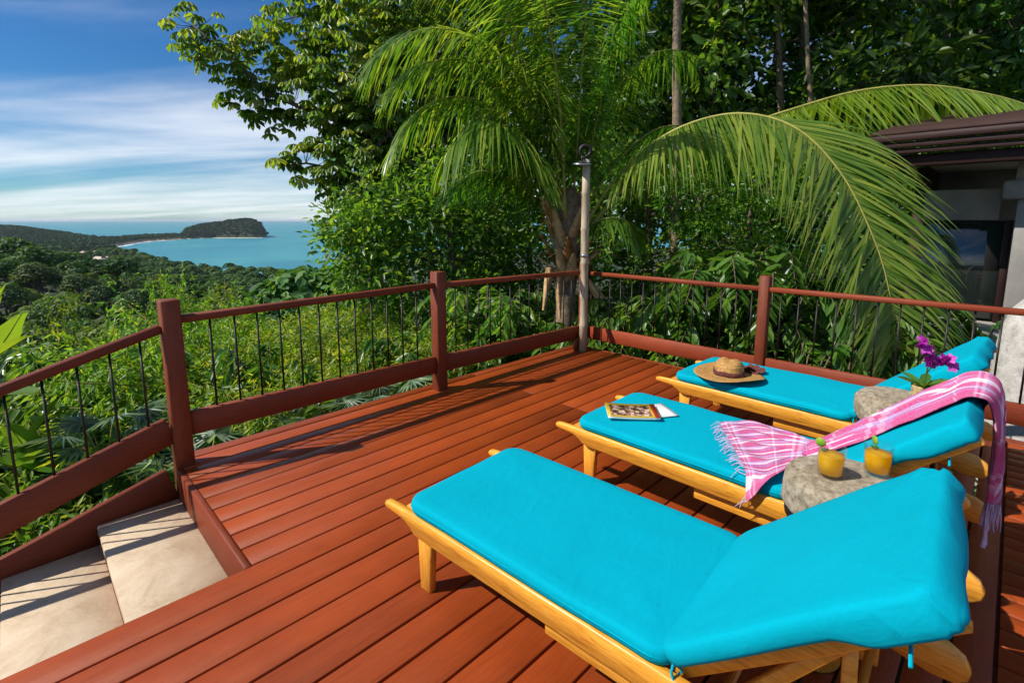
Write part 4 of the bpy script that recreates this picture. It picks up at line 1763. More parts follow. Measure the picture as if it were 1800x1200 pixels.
# ------------------------------------------------------------------ coconut palms
def frond(g_leaf, pts, n_leaf=84, L=1.1, W=.032, droop=.8, start=.16, sweep=.55, rr=.020, seg=5, flat=0.0, tipL=.45, rmix=(0, 1), face=None, hang=0.0, jit=.06):
    """rachis through pts, two rows of hanging leaflets; g_leaf gets leaflets (m=0) and rachis (m=1)"""
    P = spline(pts, 60)
    tube(g_leaf, P, np.linspace(rr, rr * .18, 60) * np.where(np.arange(60) < 6, 1.5, 1.0), 6, 1, cap=False)
    seglen = np.concatenate([[0], np.cumsum(np.linalg.norm(np.diff(P, axis=0), axis=1))])
    u = np.linspace(start, .995, n_leaf)
    s = u * seglen[-1]
    C = np.column_stack([np.interp(s, seglen, P[:, i]) for i in range(3)])
    T = nrm(np.column_stack([np.interp(s, seglen, np.gradient(P[:, i])) for i in range(3)]))
    ref = np.tile(UP, (n_leaf, 1))
    if face is not None:                                 # blade twists so that its upper side faces `face` towards the tip
        w_ = sstep(face[1], face[2], u)[:, None]
        ref = nrm(UP * (1 - w_) + np.array(face[0]) * w_)
    hg = hang * (1 - w_) if face is not None else np.full((n_leaf, 1), hang)
    side = nrm(np.cross(T, ref) + 1e-6)
    upv = np.cross(side, T)
    prof = np.interp(u, [start, start + .12, .45, .7, .9, 1.0], [.45, .8, 1.0, .95, .72, tipL])
    for sg in (-1, 1):
        n = n_leaf
        Li = L * prof * (.88 + .24 * rng.random(n)) * np.where(rng.random(n) < .05, .45, 1)
        d0 = nrm(side * sg * (1 + .15 * rng.normal(size=(n, 1))) + T * (sweep + .12 * rng.normal(size=(n, 1)) + 2.4 * np.maximum(0, (side * sg) @ UP)[:, None]) + upv * (.32 - flat) - UP * hg + rng.normal(size=(n, 3)) * jit)
        dr = droop * (.8 + .4 * rng.random(n))
        rows = []
        pos = C + side * sg * .008
        d = d0.copy()
        wid = nrm(np.cross(d0, ref) + 1e-6)
        wprof = [.45, 1.0, .92, .66, .36, .04][:seg + 1] if seg == 5 else np.interp(np.linspace(0, 1, seg + 1), [0, .2, .5, 1], [.45, 1, .85, .04])
        for q in range(seg + 1):
            wq = W * wprof[q] * .5
            # blade turns edge-on towards the ground as it droops
            rows.append((pos - wid * wq, pos + wid * wq))
            pos = pos + d * (Li / seg)[:, None]
            d = nrm(d + np.array((0, 0, -1.0)) * (dr * (q + 1) / seg * .62)[:, None])
        V = np.stack([np.stack(r, 1) for r in rows], 1)           # n, seg+1, 2, 3
        V = V.reshape(-1, 3)
        b = np.arange(n)[:, None] * (2 * (seg + 1))
        q = np.arange(seg)[None] * 2
        F = np.stack([b + q, b + q + 1, b + q + 3, b + q + 2], -1).reshape(-1, 4)
        rl = np.clip(rmix[0] + (rmix[1] - rmix[0]) * rng.random(n), 0, 1)
        g_leaf.add(V, F, 0, np.repeat(rl, seg))


def px_pts(lst):
    return [at(*p) for p in lst]


palm_c = at(1000, 440, 7.0)
palm = thing('coconut_palm', 'coconut palm with shaggy brown crown behind the shower pole', 'palm tree', onground(palm_c))


def part_of(root, g, name, mats, smooth=False):
    return local(g.build(name, mats, root, smooth=smooth), root)


g = G()
base = onground(palm_c)
tp = spline([base - UP * .3, base + UP * .8 + RT * -.03, at(994, 560, 7.0), at(996, 480, 7.0), at(1000, 400, 7.0), at(1003, 330, 7.0)], 40)
rad = np.interp(np.linspace(0, 1, 40), [0, .5, .62, .7, .8, .92, 1], [.19, .14, .14, .20, .20, .16, .08]) * (1 + .06 * np.sin(np.arange(40) * 2.1))
tube(g, tp, rad, 18)
part_of(palm, g, 'trunk', M_BARKP, True)
# old leaf bases wrapped round the head of the trunk
for i in range(26):
    g = G()
    a = i * 2.4
    z = rng.uniform(.0, 1.0)
    c0 = at(998, 500, 7.0) * (1 - z) + at(1002, 350, 7.0) * z
    d = RT * math.cos(a) + FW * math.sin(a)
    h = rng.uniform(.28, .5)
    P = [c0 + d * .17, c0 + d * .25 + UP * h * .35, c0 + d * (.30 + .05 * rng.random()) + UP * h * .75, c0 + d * (.36 + .12 * rng.random()) + UP * h]
    s = nrm(np.cross(d, UP))
    V, F = [], []
    ws = (.10, .085, .055, .02)
    for q, p in enumerate(P):
        V += [p - s * ws[q], p + d * .035, p + s * ws[q], p - d * .02]
    for q in range(3):
        for e_ in range(4):
            F.append([q * 4 + e_, q * 4 + (e_ + 1) % 4, q * 4 + 4 + (e_ + 1) % 4, q * 4 + 4 + e_])
    g.add(V, F)
    part_of(palm, g, 'leaf_base', M_HUSK if i % 3 else M_FIBRE)
for i in range(3):                                     # hanging dry sheaths and fibre
    g = G()
    px0, py0, px1, py1 = ((1008, 470, 1056, 524), (980, 480, 984, 560), (968, 470, 955, 545))[i]
    p0, p1 = at(px0, py0, 6.75), at(px1, py1, 6.65)
    P = spline([p0, (p0 + p1) / 2 + UP * .03, p1], 8)
    wd = np.interp(np.arange(8) / 7, [0, .4, 1], [.07, .05, .075 if i == 0 else .015])
    V = np.concatenate([P - RT * wd[:, None], P + RT * wd[:, None] - FW * .02, P + FW * .03])
    q = np.arange(7)
    F = np.concatenate([np.stack([q, q + 1, 8 + q + 1, 8 + q], 1), np.stack([8 + q, 8 + q + 1, 16 + q + 1, 16 + q], 1), np.stack([16 + q, 16 + q + 1, q + 1, q], 1)])
    g.add(V, F)
    part_of(palm, g, 'dry_sheath', M_HUSK)

PM = [L_PALM, M_RACHIS]
FR = [  # control points, leaflet count, length, droop, hang, colour range, facing
    ([(1008, 445, 7.0), (1060, 345, 6.7), (1150, 250, 6.3), (1270, 202, 5.9), (1385, 218, 5.5), (1475, 300, 5.2), (1540, 430, 5.0), (1568, 540, 4.9), (1574, 625, 4.9)], 190, 1.2, .45, 1.5, (.4, 1), (-FW * .9 + UP * .3, .36, .62)),
    ([(990, 400, 7.0), (955, 235, 7.0), (895, 115, 6.9), (800, 55, 6.8), (715, 60, 6.7), (650, 110, 6.6)], 130, 1.35, .5, .9, (.3, 1), None),
    ([(985, 400, 7.1), (930, 290, 7.3), (870, 195, 7.4), (800, 170, 7.5), (735, 195, 7.5), (690, 260, 7.4)], 120, 1.3, .5, 1.0, (.2, .95), None),
    ([(985, 400, 7.0), (935, 285, 6.9), (880, 212, 6.7), (825, 215, 6.5), (785, 270, 6.4)], 120, 1.3, .5, 1.3, (.25, 1), None),
    ([(1005, 390, 7.0), (1016, 230, 7.0), (1024, 100, 6.9), (1034, -20, 6.7), (1030, -150, 6.3)], 120, 1.3, .7, .9, (.45, 1), None),
    ([(998, 390, 7.0), (955, 215, 7.1), (905, 60, 7.0), (850, -50, 6.8), (770, -120, 6.5)], 130, 1.45, .5, .8, (.3, 1), None),
    ([(1000, 390, 7.1), (975, 200, 7.3), (940, 40, 7.4), (925, -90, 7.3)], 120, 1.35, .6, .9, (.2, .9), None),
    ([(990, 395, 7.0), (930, 240, 7.1), (850, 120, 7.2), (750, 110, 7.2), (680, 160, 7.1)], 120, 1.2, .5, .9, (.1, .9), None),
    ([(1008, 390, 7.0), (1050, 210, 7.1), (1085, 60, 7.1), (1150, -60, 7.0)], 120, 1.35, .6, 1.0, (.2, .9), None),
    ([(1008, 395, 7.0), (1045, 270, 7.2), (1090, 150, 7.4), (1160, 90, 7.5), (1230, 100, 7.6)], 110, 1.2, .6, 1.0, (.1, .8), None),
    ([(1008, 400, 7.1), (1080, 290, 7.5), (1160, 225, 7.9), (1240, 235, 8.2), (1290, 300, 8.4)], 100, 1.2, .6, 1.0, (.0, .7), None),
    ([(990, 420, 7.2), (920, 330, 7.6), (850, 300, 7.9), (790, 330, 8.1)], 90, 1.1, .6, 1.0, (.0, .7), None),
    ([(1012, 430, 6.9), (1050, 390, 6.7), (1095, 385, 6.5), (1120, 420, 6.4)], 60, .7, .6, 1.0, (.1, .8), None),
    ([(995, 400, 6.9), (985, 200, 6.4), (960, 20, 5.9), (900, -140, 5.4)], 120, 1.3, .6, .9, (.3, 1), None),
]
for pts, n_, L_, dr_, hg_, rm, fc_ in FR:
    g = G()
    frond(g, px_pts(pts), n_, L_ * (1 if fc_ is not None else .92), .032 if fc_ is not None else .030, dr_, rmix=rm, start=.2, face=fc_, hang=hg_ * (1 if fc_ is not None else .8), jit=.05 if fc_ is not None else .08)
    part_of(palm, g, 'frond', PM)
g = G()
frond(g, px_pts([(1010, 430, 7.1), (1130, 300, 7.3), (1270, 235, 7.3), (1400, 190, 7.2), (1510, 160, 7.1), (1620, 150, 6.9), (1720, 162, 6.7), (1810, 187, 6.5), (1900, 240, 6.3)]),
      150, 1.15, .038, .3, rmix=(.4, 1), start=.34, sweep=.45, hang=1.1, flat=.2, rr=.026)
o = part_of(palm, g, 'frond', [L_PALMY, M_RACHIS])
o['label'] = 'yellow-green frond reaching over the house eave'
for i in range(46):                                      # loose fibres and old flower stalks round the crown
    g = G()
    a = rng.random() * 6.28
    z = rng.random()
    c0 = at(998, 470, 7.0) * (1 - z) + at(1002, 330, 7.0) * z
    d = RT * math.cos(a) + FW * math.sin(a)
    P = [c0 + d * .12, c0 + d * .26 + UP * rng.uniform(-.05, .12), c0 + d * rng.uniform(.32, .5) + UP * rng.uniform(-.25, .2)]
    tube(g, spline(P, 7), np.linspace(.012, .003, 7), 4, cap=False)
    part_of(palm, g, 'fibre', M_FIBRE if i % 3 else M_HUSK)


# ------------------------------------------------------------------ broadleaf trees near the deck
def near_tree(name, label, root, trunk, limbs, blobs, ncl, per, L, W, lm, spread=.25, kind='oval', twf=.5, r0=.16, group=None, shell=.6):
    t = thing(name, label, 'tree', root, 0, group)
    g = G()
    pts = [limb(g, trunk, r0, r0 * .45, 20, 9)]
    for l in limbs:
        pts.append(limb(g, l, r0 * .42, r0 * .09, 14, 6, wob=.03))
    LP = np.concatenate(pts)
    vol = np.array([(b.r[0] * b.r[1] * b.r[2]) ** .667 for b in blobs])
    cnt = np.maximum(3, (ncl * vol / vol.sum())).astype(int)
    Ps, Os = zip(*[b.sample(c, shell) for b, c in zip(blobs, cnt)])
    P, Od = np.concatenate(Ps), np.concatenate(Os)
    twigs(g, P, LP, .010 * (L / .2), frac=twf)
    part_of(t, g, 'trunk', M_BARK, True)
    g = G()
    if kind == 'palmate':
        palmate(g, P, Od, L, W)
    else:
        crown_leaves(g, P, Od, per, L, W, spread)
    part_of(t, g, 'crown', lm)
    return t


D1 = 11.0
near_tree('umbrella_leaf_tree', 'tall tree with umbrella-shaped leaves leaning out over the sea view', onground(at(860, 700, D1)),
          [onground(at(860, 700, D1)), at(850, 560, D1), at(820, 400, D1), at(790, 250, D1), at(770, 100, D1)],
          [[at(815, 380, D1), at(720, 300, D1), at(600, 215, D1 - .4), at(480, 170, D1 - .6), at(400, 95, D1 - .8), at(345, 45, D1 - .8)],
           [at(700, 285, D1 - .1), at(620, 180, D1), at(560, 90, D1), at(520, 10, D1)],
           [at(820, 400, D1), at(700, 350, D1 - .4), at(600, 300, D1 - .7), at(520, 290, D1 - .8)],
           [at(790, 250, D1), at(720, 120, D1), at(680, 0, D1), at(650, -80, D1)],
           [at(790, 240, D1), at(860, 120, D1 + .8), at(900, 0, D1 + 1)],
           [at(760, 330, D1 - .2), at(690, 240, D1 - 1), at(640, 130, D1 - 1.3)]],
          [pblob(345, 55, 52, 45, D1 - .8), pblob(400, 110, 50, 40, D1 - .8), pblob(440, 165, 45, 40, D1 - .7), pblob(395, 175, 14, 8, D1 - .7, .2), pblob(490, 210, 40, 30, D1 - .6),
           pblob(480, 100, 70, 60, D1 - .3), pblob(560, 60, 100, 90, D1), pblob(560, 170, 90, 60, D1 - .4), pblob(640, 120, 110, 110, D1 - .6),
           pblob(660, 10, 120, 80, D1), pblob(720, 170, 100, 100, D1 - .4), pblob(620, 230, 90, 50, D1 - .7), pblob(560, 280, 80, 35, D1 - .8),
           pblob(505, 285, 28, 14, D1 - .8, .4), pblob(545, 312, 26, 10, D1 - .8, .4), pblob(650, 300, 90, 60, D1 - .8), pblob(740, 280, 100, 80, D1), pblob(800, 60, 120, 120, D1 + .8), pblob(850, 180, 110, 100, D1 + .9), pblob(700, 360, 90, 70, D1), pblob(640, 350, 60, 40, D1 - .4), pblob(605, 335, 60, 34, D1 - .7), pblob(665, 405, 60, 50, D1 - .5), pblob(615, 385, 36, 22, D1 - .8, .4)],
          2150, 8, .185, .074, L_CEC, kind='palmate', twf=.35, r0=.17)

D2 = 9.0
near_tree('leafy_tree', 'dense leafy tree rising behind the middle railing post', onground(at(830, 690, D2)),
          [onground(at(830, 690, D2)), at(825, 600, D2), at(800, 480, D2), at(790, 360, D2)],
          [[at(805, 500, D2), at(720, 440, D2), at(640, 410, D2 - .3), at(570, 415, D2 - .4)],
           [at(800, 470, D2), at(860, 400, D2), at(890, 340, D2 + .4)], [at(795, 420, D2), at(720, 360, D2 + .3), at(660, 330, D2 + .3)],
           [at(815, 540, D2), at(730, 520, D2 - .3), at(660, 500, D2 - .4)]],
          [pblob(640, 420, 60, 45, D2 - .3), pblob(580, 425, 30, 13, D2 - .4, .3), pblob(600, 472, 24, 16, D2 - .4, .3), pblob(625, 395, 34, 28, D2 - .2, .5), pblob(640, 450, 40, 40, D2 - .3, .6), pblob(700, 400, 80, 70, D2), pblob(780, 380, 80, 70, D2 + .1),
           pblob(860, 410, 70, 80, D2 + .4), pblob(660, 480, 80, 50, D2 - .3), pblob(740, 490, 90, 60, D2 - .2), pblob(830, 500, 90, 60, D2 + .2), pblob(910, 480, 60, 70, D2 + .6),
           pblob(660, 350, 60, 40, D2 + .3), pblob(720, 560, 90, 40, D2), pblob(640, 385, 70, 40, D2 + .1), pblob(760, 320, 80, 50, D2 + .4)],
          1350, 8, .12, .062, L_BROAD, .32, twf=.3, r0=.12, shell=.3)

# dark wood behind the palm and the house: five grown shapes, each tree its own copy
def wood_proto(seed, lm, H=9.0, nb=12, ncl=900, per=7, L=.24, W=.12, low=.3, r0=.15):
    t = link('wood_tree', None)
    g = G()
    lean = rng.normal(size=2) * .5
    tr = [np.array((0, 0, -.5)), np.array((lean[0] * .2, lean[1] * .2, H * .3)), np.array((lean[0] * .6, lean[1] * .6, H * .65)), np.array((lean[0], lean[1], H))]
    pts = [limb(g, tr, r0, r0 * .4, 22, 9)]
    bl = []
    for i in range(nb):
        f = low + (1 - low) * (i + .5) / nb
        a = i * 2.4 + rng.random()
        rad = (1.3 + 1.3 * math.sin(math.pi * min(1, (f - low) / (1 - low) * .9 + .1))) * rng.uniform(.8, 1.2)
        c = spline(tr, 30)[int(f * 29)]
        e = c + np.array((math.cos(a) * rad, math.sin(a) * rad, rng.uniform(.2, .9)))
        pts.append(limb(g, [c, (c + e) / 2 + UP * .1, e], r0 * .35, r0 * .08, 10, 5, wob=.03))
        bl.append(Blob(e, *(rng.uniform(.9, 1.5, 3) * np.array((1, 1, .75)))))
    bl.append(Blob(tr[-1], 1.4, 1.4, 1.1))
    Ps, Os = zip(*[b.sample(max(4, ncl // len(bl)), .6) for b in bl])
    P, Od = np.concatenate(Ps), np.concatenate(Os)
    twigs(g, P, np.concatenate(pts), .012, frac=.2)
    g.build('trunk', M_BARK, t, smooth=True)
    g = G()
    crown_leaves(g, P, Od, per, L, W, .35)
    g.build('crown', lm, t)
    return t


protos = [wood_proto(1, L_DARK, 10.5, 15, 1100), wood_proto(2, L_BROAD, 9.5, 13, 950), wood_proto(3, L_DARK, 11.5, 15, 1000, low=.45), wood_proto(4, L_BROAD, 7, 11, 900, L=.2, W=.1, low=.12)]
WOOD = [  # px, D, proto, scale, label
    (760, 19, 1, 1.15, 'green wood tree at the sky edge behind the umbrella-leaf tree'),
    (900, 16, 0, 1.1, 'dark wood tree behind the left fronds of the coconut palm'),
    (1040, 15, 2, 1.15, 'dark wood tree directly behind the coconut palm crown'),
    (1130, 19, 0, 1.3, 'tall dark wood tree seen between palm crown and pale trunk'),
    (1235, 14, 1, 1.05, 'green wood tree above the top of the big arching frond'),
    (1330, 18, 2, 1.2, 'dark wood tree with slim trunk above the arching frond'),
    (1410, 13, 0, 1.0, 'dark wood tree over the gap between the two big fronds'),
    (1500, 17, 1, 1.2, 'green wood tree left of the house roof'),
    (1590, 13, 2, 1.05, 'dark wood tree rising behind the left end of the eave'),
    (1690, 16, 0, 1.2, 'dark wood tree above the middle of the eave'),
    (1790, 13, 1, 1.05, 'green wood tree at the right edge above the house'),
    (1900, 16, 2, 1.2, 'dark wood tree at the far right edge behind the roof'),
    (1150, 10.5, 3, .62, 'low bushy tree under the arch of the big frond'),
    (1300, 10, 3, .58, 'low bushy tree behind the glossy shrubs, centre right'),
    (1440, 11, 3, .66, 'low bushy tree behind the drooping frond tip'),
    (1030, 11, 3, .66, 'low bushy tree behind the shower pole'),
    (940, 10.5, 3, .66, 'low bushy tree left of the palm trunk'),
    (1570, 11.5, 3, .75, 'low bushy tree beside the house corner'),
]
used = set()
for i, (px_, D_, pi_, sc_, lab) in enumerate(WOOD):
    p = onground(at(px_, 500, D_))
    if pi_ not in used:
        used.add(pi_)
        o = protos[pi_]
        o.location, o.rotation_euler.z, o.scale = p, i * 1.3, (sc_,) * 3
    else:
        o = dup(protos[pi_], p, i * 1.3, None, sc_)
    tag(o, lab, 'tree', 'wood behind the deck')

# slim pale trunks standing in the wood
for i, (px0, px1, D_, r_, lab) in enumerate(((1186, 1192, 10.0, .085, 'slim pale palm trunk reaching out of the top of the picture'),
                                             (1425, 1415, 11.0, .045, 'very thin straight pale trunk above the arching frond'),
                                             (1372, 1366, 12.5, .075, 'slim mottled trunk in the wood left of the thin one'),
                                             (1672, 1668, 12.0, .05, 'thin pale trunk above the middle of the eave'))):
    b_ = onground(at(px0, 500, D_))
    t = thing('slim_tree', lab, 'tree', b_)
    g = G()
    top = at(px1, -330, D_)
    P = spline([b_ - UP * .3, at(px0 + 3, 300, D_), at((px0 + px1) / 2, 100, D_), at(px1, -40, D_), top], 26)
    tube(g, P, np.linspace(r_ * 1.15, r_ * .8, 26), 10)
    part_of(t, g, 'trunk', M_BARKP, True)
    if i == 0:
        for a in range(11):
            g = G()
            an = a * .57
            d = RT * math.cos(an) + FW * math.sin(an)
            ln = 2.6 + .5 * rng.random()
            frond(g, [top, top + d * ln * .3 + UP * .75, top + d * ln * .65 + UP * .7, top + d * ln * .95 - UP * .2, top + d * ln * 1.05 - UP * .9], 50, .75, .034, .8, rmix=(0, .5))
            part_of(t, g, 'frond', PM)
    else:
        g = G()
        bl = Blob(top + UP * .5, 1.3, 1.3, 1.0)
        Pq, Oq = bl.sample(160)
        crown_leaves(g, Pq, Oq, 9, .2, .1, .3)
        part_of(t, g, 'crown', L_DARK)

# ------------------------------------------------------------------ glossy shrubs behind the right railing
def shrub(label, px_, D_, h, w, nst, lm, Ll=.20, Wl=.075, npair=8, group='shrubs behind the railing', z0=None, name='glossy_shrub', arch=.9, cat='shrub'):
    b_ = onground(at(px_, 600, D_))
    if z0 is not None:
        b_[2] = z0
    if h > 50:                                           # given as the picture row of its top
        h = at(px_, h, D_)[2] - b_[2]
    t = thing(name, label, cat, b_, 0, group)
    gs, gl = G(), G()
    for i in range(nst):
        a = rng.random() * 6.28
        d = RT * math.cos(a) + FW * math.sin(a)
        ln = rng.uniform(.55, 1.0)
        hh = h * rng.uniform(.45, 1.0)
        P = spline([b_ + d * .05 * w, b_ + d * w * .25 * ln + UP * hh * .62, b_ + d * w * .6 * ln + UP * hh, b_ + d * w * ln + UP * hh * arch - UP * .06], 16)
        tube(gs, P, np.linspace(.014, .004, 16), 4, cap=False)
        # leafy side sprays along the outer half of the stem
        k0 = rng.integers(5, 8)
        idx = np.linspace(k0, 15, npair * 2)
        C = np.column_stack([np.interp(idx, np.arange(16), P[:, q]) for q in range(3)])
        T = nrm(np.column_stack([np.interp(idx, np.arange(16), np.gradient(P[:, q])) for q in range(3)]))
        S = nrm(np.cross(T, UP))
        for sg in (-1, 1):
            n = len(C)
            dd = S * sg + T * .55 - UP * (.35 + .3 * rng.random((n, 1))) + rng.normal(size=(n, 3)) * .15
            upn = nrm(UP + S * sg * .3 + rng.normal(size=(n, 3)) * .25)
            sz = .75 + .5 * rng.random(n)
            leaves(gl, C, dd, upn, Ll * sz, Wl * sz, T_OVAL, np.clip(.15 + .7 * rng.random(n), 0, 1))
    part_of(t, gs, 'stems', M_BARK)
    part_of(t, gl, 'foliage', lm)
    return t


shrub('glossy shrub with long drooping leaves just right of the shower pole', 1110, 6.7, 485, .8, 46, L_GLOSS, .17, .07)
shrub('tall glossy shrub with arching sprays left of the right railing post', 1250, 6.0, 425, 1.0, 46, L_GLOSS, .22, .085)
shrub('glossy shrub with big leaves behind the right railing post', 1345, 5.7, 440, .95, 44, L_GLOSS, .22, .085)
shrub('glossy shrub under the tip of the drooping frond', 1460, 5.3, 545, .9, 40, L_GLOSS, .18, .07)
shrub('glossy shrub between the drooping frond and the house', 1590, 5.2, 515, .85, 40, L_GLOSS, .16, .065)
shrub('low glossy shrub in front of the stone pillar', 1690, 5.2, 545, .6, 28, L_GLOSS, .13, .05)
shrub('low glossy shrub behind the corner post and railing', 1160, 6.0, 560, .7, 36, L_BROAD, .13, .06)
shrub('low leafy shrub behind the straw-hat lounger railing', 1400, 4.75, 600, .7, 34, L_BROAD, .14, .06)
shrub('broad dark shrub left of the palm trunk behind the railing', 935, 7.2, 520, 1.2, 50, L_BROAD, .16, .075)
shrub('broad leafy shrub behind the far panel of the left railing', 850, 7.4, 510, 1.2, 50, L_BROAD, .16, .075)
shrub('dark shrub at the foot of the coconut palm', 1030, 7.4, 530, 1.0, 44, L_DARK, .15, .07)


# ------------------------------------------------------------------ bamboo thicket below the left railing
def bamboo_proto(H, ncl, w, nl=115):
    t = link('bamboo_clump', None)
    gs, gl = G(), G()
    for i in range(ncl):
        a = rng.random() * 6.28
        d = np.array((math.cos(a), math.sin(a), 0))
        hh = H * rng.uniform(.6, 1.05)
        b0 = d * rng.uniform(.05, .5) * w * .5
        P = spline([b0 - UP * .4, b0 + d * w * .12 + UP * hh * .45, b0 + d * w * .35 + UP * hh * .85, b0 + d * w * rng.uniform(.6, 1.0) + UP * hh * rng.uniform(.88, 1.0)], 18)
        tube(gs, P, np.linspace(.022, .005, 18), 5, cap=False)
        k = rng.uniform(2.0, 17, nl)
        C = np.column_stack([np.interp(k, np.arange(18), P[:, q]) for q in range(3)])
        # side twigs carrying fans of narrow leaves
        sd = nrm(rng.normal(size=(nl, 3)) * np.array((1, 1, .35)))
        ln = rng.uniform(.12, .55, nl)[:, None]
        E_ = C + sd * ln - UP * ln * .15
        per = 9
        Pp = np.repeat(E_, per, 0) + rng.normal(size=(nl * per, 3)) * .05
        dd = nrm(np.repeat(sd, per, 0) + rng.normal(size=(nl * per, 3)) * .6 - UP * .45)
        upn = nrm(UP + rng.normal(size=(nl * per, 3)) * .55)
        cl = np.repeat(rng.random(nl), per)
        sz = rng.uniform(.7, 1.2, nl * per)
        leaves(gl, Pp, dd, upn, .115 * sz, .032 * sz, T_BLADE, np.clip(cl * .6 + .4 * rng.random(nl * per), 0, 1))
    gs.build('culms', M_CULM, t)
    gl.build('foliage', L_BAMB, t)
    return t


bp_ = [bamboo_proto(4.6, 26, 1.9), bamboo_proto(3.8, 24, 2.1), bamboo_proto(6.0, 22, 1.7)]
BH = (4.6, 3.8, 6.0)
BAM = [(205, 505, 9.5, 2), (318, 470, 10.5, 2), (255, 560, 8.0, 0), (360, 535, 8.0, 0), (430, 560, 7.4, 1), (500, 540, 8.2, 0), (565, 560, 7.5, 1), (630, 540, 8.2, 0), (690, 555, 7.6, 1),
       (745, 545, 8.4, 0), (450, 520, 10.5, 2), (590, 525, 10.5, 2), (380, 640, 6.2, 1), (520, 630, 6.3, 1), (640, 620, 6.5, 1), (720, 610, 6.6, 1), 
       (400, 500, 12, 2), (520, 505, 12, 2), (680, 515, 11, 2), (440, 690, 5.6, 1), (580, 670, 5.8, 1)]
BLAB = {0: 'tall yellow bamboo plume above the stair handrail, left of the corner post', 1: 'tallest light-green bamboo plume rising right above the corner post'}
used = set()
for i, (px_, ty_, D_, pi_) in enumerate(BAM):
    p = onground(at(px_, 600, D_))
    sc_ = (at(px_, ty_, D_)[2] - p[2]) / BH[pi_]
    xy_ = min(sc_, 1.2) * (.55 if i < 2 else .72 if D_ > 9 else .9)
    sv = (xy_, xy_, sc_)
    if pi_ not in used:
        used.add(pi_)
        o = bp_[pi_]
        o.location, o.rotation_euler.z, o.scale = p, i * 1.9, sv
    else:
        o = dup(bp_[pi_], p, i * 1.9, None, sv)
    tag(o, BLAB.get(i, 'yellow-green bamboo clump in the sunlit thicket below the left railing'), 'bamboo', 'bamboo thicket below the railing')


# ------------------------------------------------------------------ big-leaved plants left of the stairs
def paddle_leaf(g, p0, p1, p2, w, m=0, mid=1, r=.6):
    """banana-type leaf along the curve p0-p1-p2"""
    P = spline([p0, p1, p2], 14)
    T = nrm(np.gradient(P, axis=0))
    S = nrm(np.cross(T, UP))
    U_ = np.cross(S, T)
    prof = np.interp(np.arange(14) / 13, [0, .08, .3, .6, .85, 1], [.02, .55, 1, .95, .55, .02]) * w
    V = np.stack([P - S * prof[:, None] + U_ * prof[:, None] * .28, P - S * prof[:, None] * .5 + U_ * prof[:, None] * .2, P, P + S * prof[:, None] * .5 + U_ * prof[:, None] * .2, P + S * prof[:, None] + U_ * prof[:, None] * .28], 1)
    V[:, 0] += rng.normal(size=(14, 3)) * .012
    V[:, 4] += rng.normal(size=(14, 3)) * .012
    i = np.arange(13)[:, None] * 5
    j = np.arange(4)[None]
    F = np.stack([i + j, i + j + 1, i + 6 + j, i + 5 + j], -1).reshape(-1, 4)
    g.add(V.reshape(-1, 3), F, m, r)
    tube(g, P - U_ * .004, np.linspace(.012, .003, 14), 4, mid, cap=False)


def banana(label, base, leaves_, w=.2):
    t = thing('banana_plant', label, 'plant', base, 0, 'big-leaved plants below the stairs')
    g = G()
    tube(g, [base - UP * .2, base + UP * .5, base + UP * 1.0], [.09, .075, .05], 9)
    part_of(t, g, 'stem', L_BANANA)
    for (a, b_, r) in leaves_:
        g = G()
        p0 = base + UP * .9
        p2 = np.array(b_)
        p1 = np.array(a)
        paddle_leaf(g, p0, p1, p2, w, 0, 1, r)
        part_of(t, g, 'leaf', [L_BANANA, M_RACHIS])
    return t


def near_base(px_, D_):
    return onground(at(px_, 600, D_))


b0 = at(-60, 830, 4.6)
banana('banana plant with lit yellow-green leaves at the left edge', b0,
       [(at(-10, 620, 4.6), at(42, 545, 4.5), .9), (at(-30, 640, 4.5), at(50, 590, 4.4), .95), (at(-20, 690, 4.4), at(70, 690, 4.2), .6), (at(0, 700, 4.7), at(95, 640, 4.9), .5),
        (at(-40, 600, 4.9), at(10, 500, 5.0), .7), (at(-120, 640, 4.6), at(-200, 560, 4.5), .5)], .17)
b0 = at(60, 930, 4.7)
banana('broad-leaved plant seen through the stair railing rods', b0,
       [(at(70, 800, 4.6), at(140, 760, 4.4), .7), (at(40, 780, 4.6), at(10, 740, 4.4), .8), (at(60, 760, 4.8), at(110, 690, 4.9), .6), (at(30, 820, 4.4), at(-30, 800, 4.2), .5),
        (at(90, 820, 4.5), at(190, 830, 4.4), .35)], .15)
for i, (px_, py_, D_, h, w, lab) in enumerate(((60, 850, 5.2, 1.3, 1.0, 'dark leafy shrub low behind the stair handrail'), (170, 860, 5.0, 1.2, .9, 'leafy shrub under the stair handrail middle'),
                                               (250, 800, 5.6, 1.3, .9, 'leafy shrub just left of the tall corner post'), (20, 800, 6.2, 1.6, 1.2, 'broad leafy shrub at the left edge below the bamboo'),
                                               (150, 760, 6.6, 1.5, 1.2, 'light leafy shrub between stair railing and bamboo'))):
    b_ = at(px_, py_, D_)
    b_[2] -= h * .55
    shrub(lab, px_, D_, h, w, 46, L_BROAD if i % 2 else L_BANANA, .24, .10, z0=b_[2], group='shrubs below the stairs')


